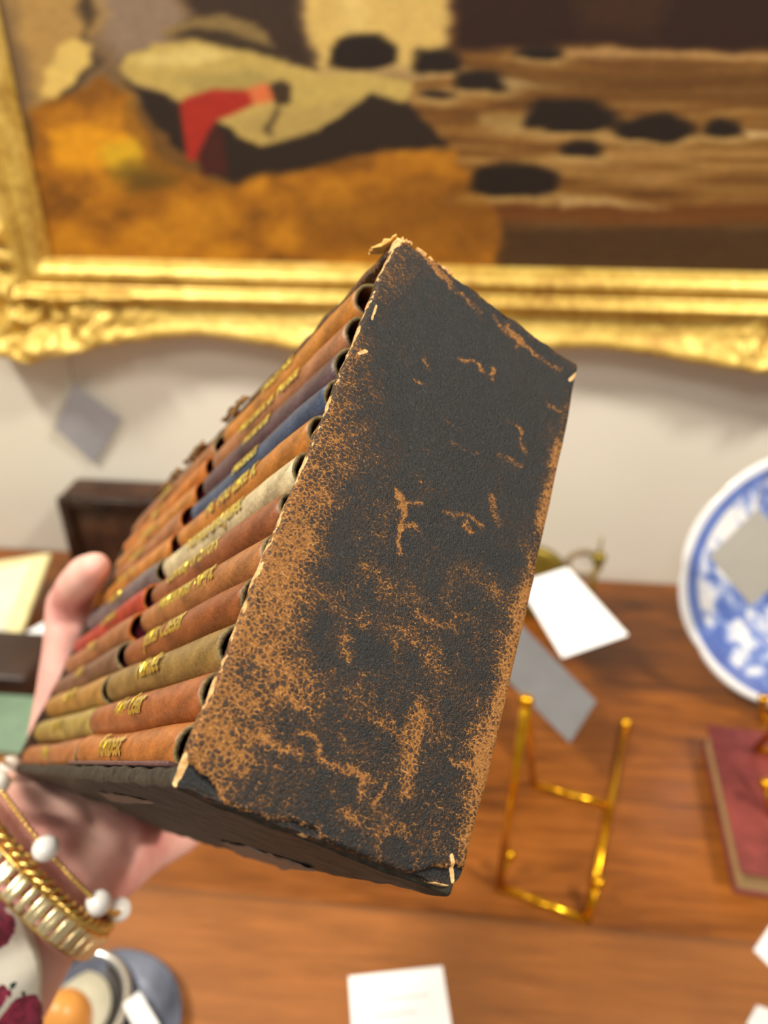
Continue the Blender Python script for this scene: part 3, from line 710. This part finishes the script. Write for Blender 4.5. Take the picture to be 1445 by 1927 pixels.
n = len(hm.vertices); co = np.empty(n*3); hm.vertices.foreach_get('co', co); co = co.reshape(-1, 3)
co += (vnoise(co*90, 2.0)*.0006)[:, None]*np.array([.6, .5, .6])
# creases: across the heel of the hand and at the thumb joint
def crease(a, b, w, dep):
    global co
    a, b = np.array(a), np.array(b); ab = b-a; t = np.clip((co-a)@ab/(ab@ab), 0, 1); d = np.linalg.norm(co-a-t[:, None]*ab, axis=1)
    view = (co-CAM); view /= np.linalg.norm(view, axis=1, keepdims=True); co = co+view*(dep*np.exp(-(d/w)**2))[:, None]
crease(at(228, 1545, .292), at(240, 1600, .280), .0030, .0020); crease(at(150, 1500, .285), at(185, 1600, .275), .003, .0010)
crease(at(118, 1172, .322), at(165, 1186, .318), .003, .0015)
pl = np.array(person.location); hm.vertices.foreach_set('co', (co-pl).ravel()); hm.update()
body = link('hand_and_forearm', hm, M['skin'], person)
# thumb nail, on the side turned from the camera
# sleeve
def sleeve():
    cen_ = [at(-18, 1838, .254), at(-190, 1908, .232), at(-400, 2060, .215), at(-690, 2300, .20)]
    rad = [.0335, .0365, .039, .042]
    bm = bmesh.new(); seg = 64; rings = []; N = 26
    ax = (cen_[1]-cen_[0]).normalized(); u = ax.orthogonal().normalized(); v = ax.cross(u)
    for lay in (0, 1):
        for i in range(N+1):
            s = i/N*(len(cen_)-1); k = min(int(s), len(cen_)-2); f = s-k; c = cen_[k].lerp(cen_[k+1], f); r = rad[k]*(1-f)+rad[k+1]*f-.0009*lay
            ring = []
            for j in range(seg):
                a = 2*math.pi*j/seg; w_ = .0012*math.sin(a*7+s*3)+.0008*math.sin(a*3-s*6)+.0006*math.sin(a*13+s)
                ring.append(bm.verts.new(c+(u*math.cos(a)+v*math.sin(a))*(r+w_)+ax*(.0012*math.sin(a*5) if i == 0 else 0)-pl_v))
            rings.append(ring)
    for lay in (0, 1):
        for i in range(N):
            a, b = rings[lay*(N+1)+i], rings[lay*(N+1)+i+1]
            for j in range(seg): bm.faces.new((a[j], a[(j+1) % seg], b[(j+1) % seg], b[j]))
    for e in (0, N):
        a, b = rings[e], rings[N+1+e]
        for j in range(seg): bm.faces.new((a[j], a[(j+1) % seg], b[(j+1) % seg], b[j]))
    return bobj('sleeve', bm, M['floral'], person)
pl_v = Vector(person.location)
o = sleeve(); o['label'] = 'cream cotton sleeve with raspberry flowers'
# bracelets: loops round the wrist
def loop_pts(c, axis, ra, rb, n, major):
    """ellipse round the wrist; major = direction of the wide axis"""
    axis = axis.normalized(); u = (major-axis*major.dot(axis)).normalized(); v = axis.cross(u)
    return [c+u*(math.cos(2*math.pi*k/n)*ra)+v*(math.sin(2*math.pi*k/n)*rb) for k in range(n)]
axw = (at(47, 1651, .265)-at(-88, 1786, .254)).normalized(); maj = (wB-wA).normalized()
def bracelet(name, lab, c, ra, rb, tilt, kind):
    root = empty(name, c); tag(root, lab, 'bracelet')
    ax = (axw+maj*tilt).normalized()
    n = 120; pts = [p-c for p in loop_pts(c, ax, ra, rb, n, maj)]
    if kind == 'pearl':
        bm = bmesh.new()
        for k in range(112):
            i = k/112*n; p = pts[int(i)].lerp(pts[(int(i)+1) % n], i-int(i)); ball(bm, p, .00105, 8)
        bobj('gold_bead_chain', bm, M['gold'], root)
        first = None
        for k in range(8):
            p = pts[(5+int(k*n/8)) % n]
            if first is None:
                bm = bmesh.new(); ball(bm, (0, 0, 0), .0042, 24, (1, 1, .92)); q = bobj('pearl', bm, M['pearl'], root); first = q
            else: q = first.copy(); COL.objects.link(q); q.parent = root
            q.location = p
    elif kind == 'baguette':
        bm = bmesh.new(); [tube(bm, [q_+axw*o2 for q_ in pts], .0007, 8, True) for o2 in (-.0042, 0, .0042)]; bobj('gold_band', bm, M['gold'], root)
        first = None; m = 78
        for k in range(m):
            i = k/m*n; p = pts[int(i)]; t = (pts[(int(i)+1) % n]-pts[int(i)-1]).normalized(); out = p.normalized(); out = (out-t*out.dot(t)).normalized(); w_ = t.cross(out)
            R = Matrix((t, w_, out)).transposed().to_4x4()
            if first is None:
                bm = bmesh.new(); box(bm, (-.00112, -.0040, -.0008), (.00112, .0040, .0013), .0004, 2); q = bobj('baguette_link', bm, M['champ'], root); first = q
            else: q = first.copy(); COL.objects.link(q); q.parent = root
            q.matrix_local = Matrix.Translation(p) @ R
    else:
        bm = bmesh.new()
        for s in (0, math.pi):
            pp = []
            for k in range(n*3):
                i = k/3; p = pts[int(i) % n].lerp(pts[(int(i)+1) % n], i-int(i)); out = p.normalized(); pp.append(p+(out*math.cos(i*1.6+s)+ax*math.sin(i*1.6+s))*.0013)
            tube(bm, pp, .0009, 6, True)
        bobj('twisted_chain', bm, M['gold'], root)
    return root
M['champ'] = simple('champagne_gold', (246, 226, 176), .22, .9)
cB = lambda px, py, d: at(px, py, d)
bracelet('pearl_bracelet', 'gold bead bracelet with white pearls, nearest the hand on the wrist', at(96, 1562, .268), .0372, .0262, .06, 'pearl')
bracelet('chain_bracelet', 'twisted gold chain bracelet on the wrist between the pearl one and the baguette one', at(68, 1594, .265), .0372, .0266, .02, 'chain')
bracelet('baguette_bracelet', 'wide pale gold bracelet of narrow rectangular links, nearest the sleeve', at(40, 1626, .263), .0385, .0275, .0, 'baguette')

# ------------------------------------------------------------------ things on the table
def rod(bm, a, b, r): tube(bm, [Vector(a), Vector(a).lerp(Vector(b), .5), Vector(b)], r, 12)
def easel(fl, fr, bl, br, tl, tr, kl, kr, label):
    """folding plate stand: front bar fl-fr and rear bar bl-br on the table, tops tl/tr, front pegs kl/kr"""
    base = Vector(fl); root = empty('plate_stand', base); tag(root, label, 'plate stand', 'brass plate stands')
    R = .0028
    def part(name, segs, knobs=()):
        bm = bmesh.new()
        for a, b in segs: rod(bm, Vector(a)-base, Vector(b)-base, R)
        for k in knobs: ball(bm, Vector(k)-base, .0050, 16)
        return bobj(name, bm, M['brass'], root)
    part('front_bar', [(fl, fr)], ()); part('rear_bar', [(bl, br)], ())
    for a, b, c in ((fl, bl, tl), (fr, br, tr)):
        part('front_leg', [(a, c)], ()); part('rear_leg', [(b, c)], ()); part('finial', [], (c,))
    for a, c in ((fl, kl), (fr, kr)): part('peg', [(a, c)], (c,))
    return root
def onray(px, py, p0, p1):
    """point of the vertical plane through p0-p1 seen at the pixel"""
    r = Vector(ray(px, py)); d = (Vector(p1)-Vector(p0)); nrm_ = Vector((d.y, -d.x, 0)); t = (Vector(p0)-Vector(CAM)).dot(nrm_)/r.dot(nrm_); return Vector(CAM)+r*t
def up(v, z=.0022): v = v.copy(); v.z = z; return v
fl, fr = up(tab(938, 1668, .0022)), up(tab(1106, 1732, .0022)); bl, br = up(tab(1004, 1476, .0022)), up(tab(1148, 1516, .0022))
tl, tr = onray(990, 1320, fl, bl), onray(1178, 1362, fr, br)
fwd = (fl-bl).normalized()
def peg(px, py, b, h):   # a peg rising from the bar end
    r = Vector(ray(px, py)); t = (h-CAM[2])/r.z; return Vector(CAM)+r*t
easel(fl, fr, bl, br, tl, tr, peg(957, 1610, fl, .022), peg(1125, 1662, fr, .022), 'empty brass plate stand with ball finials on the table')
print('EASEL', tl, tr, peg(957, 1610, fl, .022), fl)

# plate with scalloped rim on a second stand
PTILT = math.radians(68)
_b = tab(1512, 1336, .0065); PR = .09
while topix(np.array(_b+Vector((0, math.cos(PTILT), math.sin(PTILT)))*PR))[1] > 1094 and PR < .2: PR += .0005
pcen = _b+Vector((0, math.cos(PTILT), math.sin(PTILT)))*PR
plate_root = empty('transferware_plate', pcen); tag(plate_root, 'blue and white transferware plate with a scalloped rim standing at the right', 'plate')
print('PLATE', pcen)
def m_china():
    t = NT('blue_transfer_china'); co = t.coord(); sp = t.node('ShaderNodeSeparateXYZ'); t.l.new(co, sp.inputs[0])
    rr = t.math('SQRT', t.math('ADD', t.math('POWER', sp.outputs[0], 2.0), t.math('POWER', sp.outputs[1], 2.0)))
    r = t.math('DIVIDE', rr, PR)
    n = t.noise(co, 46, 5, .6, .6); n2 = t.noise(co, 18, 3, .5)
    white = lin((238, 238, 236)); blue = lin((104, 128, 196)); dk = lin((84, 104, 172))
    pat = t.ramp(t.math('ADD', t.math('MULTIPLY', n, .6), t.math('MULTIPLY', n2, .4)), [(.42, lin((86, 110, 180))), (.47, lin((150, 168, 214))), (.53, white)])
    band = t.math('MULTIPLY', t.math('GREATER_THAN', r, .86), t.math('LESS_THAN', r, .945))
    bandc = t.ramp(n, [(.35, dk), (.65, lin((112, 136, 200)))])
    c = t.mix(band, pat, bandc); c = t.mix(t.math('GREATER_THAN', r, .945), c, white)
    well = t.math('MULTIPLY', t.math('GREATER_THAN', r, .56), t.math('LESS_THAN', r, .62)); c = t.mix(t.math('MULTIPLY', well, .8), c, blue)
    t.set(color=c, rough=.14, coat=.4); return t.m
bm = bmesh.new(); wob = lambda a, r: (.022*abs(math.sin(a*5))**.6-.011)*max(0, (r/PR-.8)/.2)
prof = [(.0, .0), (PR*.3, 0), (PR*.55, .0005), (PR*.62, .004), (PR*.75, .0075), (PR*.88, .011), (PR*.97, .0145), (PR, .0150), (PR*.995, .0125), (PR*.9, .008), (PR*.7, .002), (PR*.6, -.003), (PR*.5, -.0055), (PR*.48, -.0035), (.0, -.0035)]
prof = [(max(r, .0002), z) for r, z in prof]; lathe(bm, prof, 160, wob); po = bobj('plate_body', bm, m_china(), plate_root)
plate_root.rotation_euler = (math.radians(68), 0, math.radians(-6))
bpy.context.view_layer.update()
# stand under the plate
MW = plate_root.matrix_world; low = MW @ Vector((0, -PR, .008)); print('PLATE LOW', low)
fl2 = tab(1434, 1352, .0022); fr2 = fl2+Vector((.085, -.010, 0)); bl2 = fl2+Vector((.012, .085, 0)); br2 = fr2+Vector((.012, .085, 0))
easel(fl2, fr2, bl2, br2, fl2+Vector((.010, .052, .085)), fr2+Vector((.010, .052, .085)), peg(1438, 1316, fl2, .022), peg(1438, 1316, fl2, .022)+Vector((.085, -.010, 0)), 'brass plate stand holding the blue and white plate')
rz = .024
fl3 = tab(1452, 1530, rz+.0028); fr3 = fl3+Vector((.06, -.006, 0)); bl3 = fl3+Vector((.008, .062, 0)); br3 = fr3+Vector((.008, .062, 0))
easel(fl3, fr3, bl3, br3, fl3+Vector((.016, .040, .075)), fr3+Vector((.010, .040, .075)), peg(1442, 1476, fl3, rz+.022), fr3+Vector((0, -.004, .020)), 'small brass stand on the maroon book, only one ball showing at the right edge')
# tags -----------------------------------------------------------------
def card(name, corners, th, mat, label, cat='price tag', lines=0, group=None, string=None, hole=True):
    P = [Vector(c) for c in corners]; base = min(P, key=lambda v: v.z).copy(); root = empty(name, base); tag(root, label, cat, group)
    n = (P[1]-P[0]).cross(P[3]-P[0]).normalized()
    if n.dot(Vector(CAM)-P[0]) < 0: n = -n
    bm = bmesh.new(); g = 8; grid = {}
    for lay in (0, 1):
        for i in range(g+1):
            for j in range(g+1):
                p = P[0].lerp(P[1], i/g).lerp(P[3].lerp(P[2], i/g), j/g); p = p+n*(th*(lay-.5)*1.0+.001*math.sin(math.pi*i/g)*math.sin(math.pi*j/g)); grid[lay, i, j] = bm.verts.new(p-base)
    for i in range(g):
        for j in range(g):
            bm.faces.new((grid[0, i, j], grid[0, i+1, j], grid[0, i+1, j+1], grid[0, i, j+1])); bm.faces.new((grid[1, i, j], grid[1, i, j+1], grid[1, i+1, j+1], grid[1, i+1, j]))
    for i in range(g):
        for a, b in (((i, 0), (i+1, 0)), ((i+1, g), (i, g)), ((0, i+1), (0, i)), ((g, i), (g, i+1))): bm.faces.new((grid[0, *a], grid[0, *b], grid[1, *b], grid[1, *a]))
    bobj('card', bm, mat, root, False)
    for k in range(lines):
        v = .28+.16*k; a = P[0].lerp(P[3], v).lerp(P[1].lerp(P[2], v), .18); b = P[0].lerp(P[3], v).lerp(P[1].lerp(P[2], v), .82-.15*(k % 2))
        d = (P[3]-P[0]).normalized()*.0012; e = n*(th/2+.0002); bm = bmesh.new(); m = 10
        rows = [[bm.verts.new(a.lerp(b, i/m)+d*s+e-base+n*(.001*math.sin(math.pi*v)*math.sin(math.pi*(.18+.62*i/m))+.0001)) for i in range(m+1)] for s in (0, 1)]
        for i in range(m): bm.faces.new((rows[0][i], rows[0][i+1], rows[1][i+1], rows[1][i]))
        bobj('handwriting', bm, M['faint'], root, False)
    if string:
        bm = bmesh.new(); tube(bm, [Vector(s)-base for s in string], .0005, 6); bobj('string', bm, M['string'], root)
    return root
# flat tag on the table at the front
tz = .0006
card('price_tag', [tab(656, 1838, tz), tab(832, 1818, tz), tab(862, 2010, tz), tab(668, 2030, tz)], .0005, M['card'], 'white square tag lying flat on the front plank of the table', lines=2)
card('price_tag', [tab(1418, 1788, tz), tab(1452, 1738, tz), tab(1530, 1800, tz), tab(1480, 1850, tz)], .0005, M['card'], 'white tag on the table at the right edge, the upper of the two corners there')
card('price_tag', [tab(1404, 1928, tz), tab(1424, 1892, tz), tab(1510, 1920, tz), tab(1490, 1990, tz)], .0005, M['card'], 'white tag at the bottom right corner of the table')
# tag tied to the brass mirror case, hanging toward the viewer
q = [at(988, 1086, .66), at(1068, 1070, .66), at(1180, 1196, .60), at(1056, 1236, .60)]
q = [at(975, 1098, .70), at(1068, 1068, .70), at(1182, 1195, .655), at(1058, 1238, .655)]
card('price_tag', q, .0005, M['card'], 'bright white tag propped beside the brass tin right of the case', lines=3, string=[q[1], at(1078, 1050, .73), at(1092, 1046, .75), at(1110, 1060, .77)])
q = [at(890, 1215, .69), at(965, 1160, .70), at(1122, 1320, .60), at(1072, 1398, .585)]
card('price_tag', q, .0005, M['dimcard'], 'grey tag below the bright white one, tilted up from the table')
# tag hanging from the painting; shade on its back is put into the grey colour
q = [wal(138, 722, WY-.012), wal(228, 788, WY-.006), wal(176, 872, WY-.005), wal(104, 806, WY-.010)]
card('price_tag', q, .0005, M['shadecard'], 'tag with its shaded back painted grey, hanging on a thread below the gilt frame', string=[q[0], wal(132, 680, WY-.012), wal(124, 610, WY-.02)])

q = [at(1334, 1046, .60), at(1424, 958, .61), at(1520, 1050, .60), at(1412, 1140, .59)]
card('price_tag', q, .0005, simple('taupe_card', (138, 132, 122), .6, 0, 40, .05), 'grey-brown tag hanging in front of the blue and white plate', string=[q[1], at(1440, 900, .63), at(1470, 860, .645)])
# brown leather box standing against the wall
a0, a1 = wal(104, 938, WY-.055), wal(290, 938, WY-.055)
lb = empty('leather_box', (a0.x, WY-.055, 0)); tag(lb, 'dark brown leather box standing upright against the wall behind the thumb', 'box')
wdt, hgt = a1.x-a0.x, a0.z
ml = m_dark('dark_brown_hide', (44, 26, 16), (78, 48, 30), 40, .5, .2)
bm = bmesh.new(); box(bm, (0, .008, 0), (wdt, .050, hgt), .004, 3); bobj('box_body', bm, ml, lb)
bm = bmesh.new()
for lo, hi in (((0, 0, 0), (.012, .010, hgt)), ((wdt-.012, 0, 0), (wdt, .010, hgt)), ((.012, 0, 0), (wdt-.012, .010, .012)), ((.012, 0, hgt-.010), (wdt-.012, .010, hgt))): box(bm, lo, hi, .002, 2)
bobj('raised_rim', bm, m_dark('darker_hide_rim', (30, 16, 8), (54, 32, 20), 60, .35, .2), lb)

# red book lying at the right
rz = .024
c0, c1 = tab(1330, 1362, rz), tab(1394, 1640, rz)
dirv = (c0-c1).normalized(); dirv.z = 0; ang = math.atan2(dirv.y, dirv.x)-math.pi/2
rb = empty('red_book', (c1.x, c1.y, 0), (0, 0, ang)); tag(rb, 'worn maroon clothbound book lying flat on the table at the right', 'book')
ln = (c0-c1).length; wd = ln*.72
mr = m_dark('maroon_cloth', (92, 34, 30), (132, 58, 50), 30, .6, .15)
bm = bmesh.new(); box(bm, (0, 0, rz-.0025), (wd, ln, rz), .0008); bobj('front_cover', bm, mr, rb)
bm = bmesh.new(); box(bm, (0, 0, 0), (wd, ln, .0025), .0008); bobj('back_cover', bm, mr, rb)
bm = bmesh.new(); box(bm, (wd-.003, 0, .001), (wd+.0005, ln, rz-.001), .001); bobj('spine', bm, mr, rb)
tp_ = NT('aged_page_edges'); cc = tp_.coord((1, 1, 60)); tp_.set(color=tp_.ramp(tp_.noise(cc, 40, 4), [(.3, lin((150, 120, 76))), (.7, lin((214, 186, 132)))]), rough=.8)
bm = bmesh.new(); box(bm, (.003, .003, .0025), (wd-.003, ln-.003, rz-.0025)); bobj('page_block', bm, tp_.m, rb, False)

# round brass box with a ring handle, by the wall behind the case
bb = Vector((wal(992, 1090, .655).x, .655, 0)); br_ = empty('brass_box', bb); tag(br_, 'round olive brass box standing on edge behind the case beside the white tag', 'box')
mo = simple('dull_olive_brass', (140, 120, 44), .4, .6, 60, .25)
bm = bmesh.new(); lathe(bm, [(.0002, 0), (.041, 0), (.0435, .002), (.0435, .010), (.041, .012), (.038, .0135), (.0002, .016)], 64)
bmesh.ops.rotate(bm, verts=bm.verts, matrix=Matrix.Rotation(math.pi/2, 3, 'X')); bmesh.ops.translate(bm, verts=bm.verts, vec=(0, .008, .0437)); bobj('box_body', bm, mo, br_)
rc = wal(1098, 1062, .650)-bb; md = m_dark('tarnished_brass', (90, 74, 54), (150, 124, 84), 80, .4, .2)
bm = bmesh.new(); tube(bm, [rc+Vector((math.cos(a)*.016, .002*math.sin(a), math.sin(a)*.013)) for a in [k*math.pi/16 for k in range(32)]], .0030, 10, True); bobj('ring_handle', bm, md, br_)
bm = bmesh.new(); tube(bm, [Vector((.040, 0, .048)), rc+Vector((-.016, 0, .004))], .0035, 10); bobj('hinge', bm, md, br_)
fc = wal(1126, 1050, .648)-bb
bm = bmesh.new(); ball(bm, fc, .0075, 20, (1, 1, 1)); tube(bm, [fc, fc+Vector((0, 0, .024))], .0012, 8); tube(bm, [fc, Vector((fc.x-.004, fc.y, .002))], .0028, 8); bobj('finial', bm, mo, br_)

# cream album leaning at the far left
def slab(name, pts, th, mat, label, cat, border=None, parts=('cover', 'panel_inlay')):
    P = [Vector(p) for p in pts]; base = min(P, key=lambda v: v.z).copy(); n = (P[1]-P[0]).cross(P[3]-P[0]).normalized()
    if n.z < 0: n = -n
    root = empty(name, base); tag(root, label, cat)
    def pl(name, q, t0, t1, m):
        bm = bmesh.new(); lo = [bm.verts.new(v+n*t0-base) for v in q]; hi = [bm.verts.new(v+n*t1-base) for v in q]
        bm.faces.new(lo[::-1]); bm.faces.new(hi)
        for i in range(4): bm.faces.new((lo[i], lo[(i+1) % 4], hi[(i+1) % 4], hi[i]))
        bmesh.ops.bevel(bm, geom=list(bm.edges), offset=min(.0012, (t1-t0)*.3), segments=2, affect='EDGES'); return bobj(name, bm, m, root, False)
    pl(parts[0], P, 0, th, mat)
    if border:
        c = sum(P, Vector())/4; pl(parts[1], [c.lerp(v, .80) for v in P], th-.0002, th+.0012, border)
    return root
slab('cream_album', [tab(-230, 1100, .030), tab(98, 1048, .034), tab(28, 1238, .004), tab(-260, 1290, .002)], .007, simple('yellowed_cream_cloth', (226, 214, 158), .7, 0, 50, .12), 'pale cream padded album lying tilted at the left edge by the wall', 'album', simple('pale_cream_panel', (214, 208, 184), .6, 0, 30, .1))
card('price_tag', [tab(46, 1192, .030), tab(120, 1150, .034), tab(130, 1262, .010), tab(66, 1296, .004)], .0005, M['card'], 'white tag behind the hand, beside the cream album')
# dark brown casket and stack of two books at the left edge
p0 = tab(62, 1335, 0); cb = empty('dark_casket', (p0.x-.12, p0.y, 0)); tag(cb, 'low dark brown wooden casket at the left edge behind the green book', 'box')
bm = bmesh.new(); box(bm, (0, 0, 0), (.12, .060, .030), .003); bobj('casket_body', bm, ml, cb); bm = bmesh.new(); box(bm, (-.002, -.002, .0302), (.122, .062, .038), .003); bobj('lid', bm, simple('brown_lid', (52, 34, 26), .4, 0, 30, .3), cb)
def flat_book(x1, y0, z0, wd, ln, th, cov, rot, label):
    r = empty('stacked_book', (x1, y0, z0), (0, 0, rot)); tag(r, label, 'book')
    bm = bmesh.new(); box(bm, (-wd, 0, th-.002), (0, ln, th), .0006); bobj('front_cover', bm, cov, r); bm = bmesh.new(); box(bm, (-wd, 0, 0), (0, ln, .002), .0006); bobj('back_cover', bm, cov, r)
    bm = bmesh.new(); box(bm, (-wd+.003, .003, .002), (-.003, ln-.003, th-.002)); bobj('page_block', bm, tp_.m, r, False)
    bm = bmesh.new(); box(bm, (-wd-.001, 0, .0008), (-wd+.003, ln, th-.0008), .001); bobj('spine', bm, cov, r)
p1 = tab(58, 1470, 0)
flat_book(p1.x+.004, p1.y, 0, .15, .075, .014, simple('teal_cloth', (52, 78, 88), .6, 0, 40, .2), .03, 'dark teal book lying at the left edge, under the green one')
flat_book(p1.x, p1.y+.003, .0142, .14, .062, .015, simple('sage_green_cloth', (110, 134, 110), .6, 0, 40, .2), .0, 'sage green book at the left edge, on top of the teal one')

# pewter dish, silver cup and amber knob at the lower left
dc = tab(196, 1950, 0); dr = (tab(346, 1935, 0)-dc).length
dish = empty('pewter_dish', dc); tag(dish, 'dark blue-grey pewter dish on the table under the silver cup', 'dish')
bm = bmesh.new(); lathe(bm, [(.0002, 0), (dr*.6, 0), (dr*.8, .003), (dr*.97, .008), (dr, .010), (dr*.985, .0112), (dr*.95, .0105), (dr*.75, .005), (dr*.6, .0028), (.0002, .0024)], 96)
mp = NT('dark_pewter'); cc = mp.coord(); mp.set(color=mp.ramp(mp.noise(cc, 40, 4), [(.3, lin((50, 53, 64))), (.7, lin((92, 96, 112)))]), metal=.25, rough=.42); bobj('dish_body', bm, mp.m, dish)
cc_ = at(130, 1898, .46); hc = cc_.z; rc_ = 106/FP*.46
cup = empty('silver_cup', (cc_.x, cc_.y, .0028)); tag(cup, 'silver rimmed cup with a dark inside standing on the pewter dish', 'cup')
h = hc-.0028
bm = bmesh.new(); lathe(bm, [(.0002, 0), (rc_*.62, 0), (rc_*.66, .003), (rc_*.8, h*.3), (rc_*.95, h*.7), (rc_*.98, h*.97), (rc_*.95, h*.97), (rc_*.9, h*.6), (rc_*.7, h*.2), (rc_*.5, .004), (.0002, .004)], 72); bobj('cup_body', bm, m_dark('dark_silver_interior', (34, 30, 28), (62, 56, 52), 40, .4, .1), cup)
bm = bmesh.new(); tube(bm, [Vector((math.cos(a)*rc_, math.sin(a)*rc_, h)) for a in [k*math.pi/36 for k in range(72)]], .0028, 12, True); bobj('rim', bm, simple('polished_silver', (206, 204, 200), .2, .9), cup)
bm = bmesh.new(); lathe(bm, [(.0002, 0), (rc_*.70, 0), (rc_*.70, .003), (.0002, .004)], 48); bmesh.ops.translate(bm, verts=bm.verts, vec=(0, 0, h*.25)); o = bobj('cream_lining', bm, simple('cream_lining', (200, 194, 170), .6, 0, 40, .1), cup); o['label'] = 'cream disc in the cup'
kb = at(112, 1890, .41)
kn = empty('amber_knob', kb+Vector((0, 0, -.02))); tag(kn, 'rounded honey coloured wooden knob standing in the silver cup', 'knob')
bm = bmesh.new(); ball(bm, (0, 0, .004), .0140, 32, (1, 1, 1.35)); bobj('knob_head', bm, simple('honey_wood', (218, 150, 72), .35, 0, 30, .2), kn)
bm = bmesh.new(); z0 = (.0028+h*.25+.004)-(kb.z-.02); tube(bm, [Vector((0, 0, -.004)), Vector((0, 0, (z0-.004)/2)), Vector((0, 0, z0))], [.008, .0065, .010], 20); bobj('knob_stem', bm, simple('honey_wood_stem', (196, 124, 56), .35, 0, 30, .2), kn)
card('price_tag', [tab(232, 1890, .013), tab(262, 1866, .013), tab(300, 1930, .013), tab(262, 1960, .013)], .0005, M['card'], 'small white tag lying on the pewter dish beside the cup')
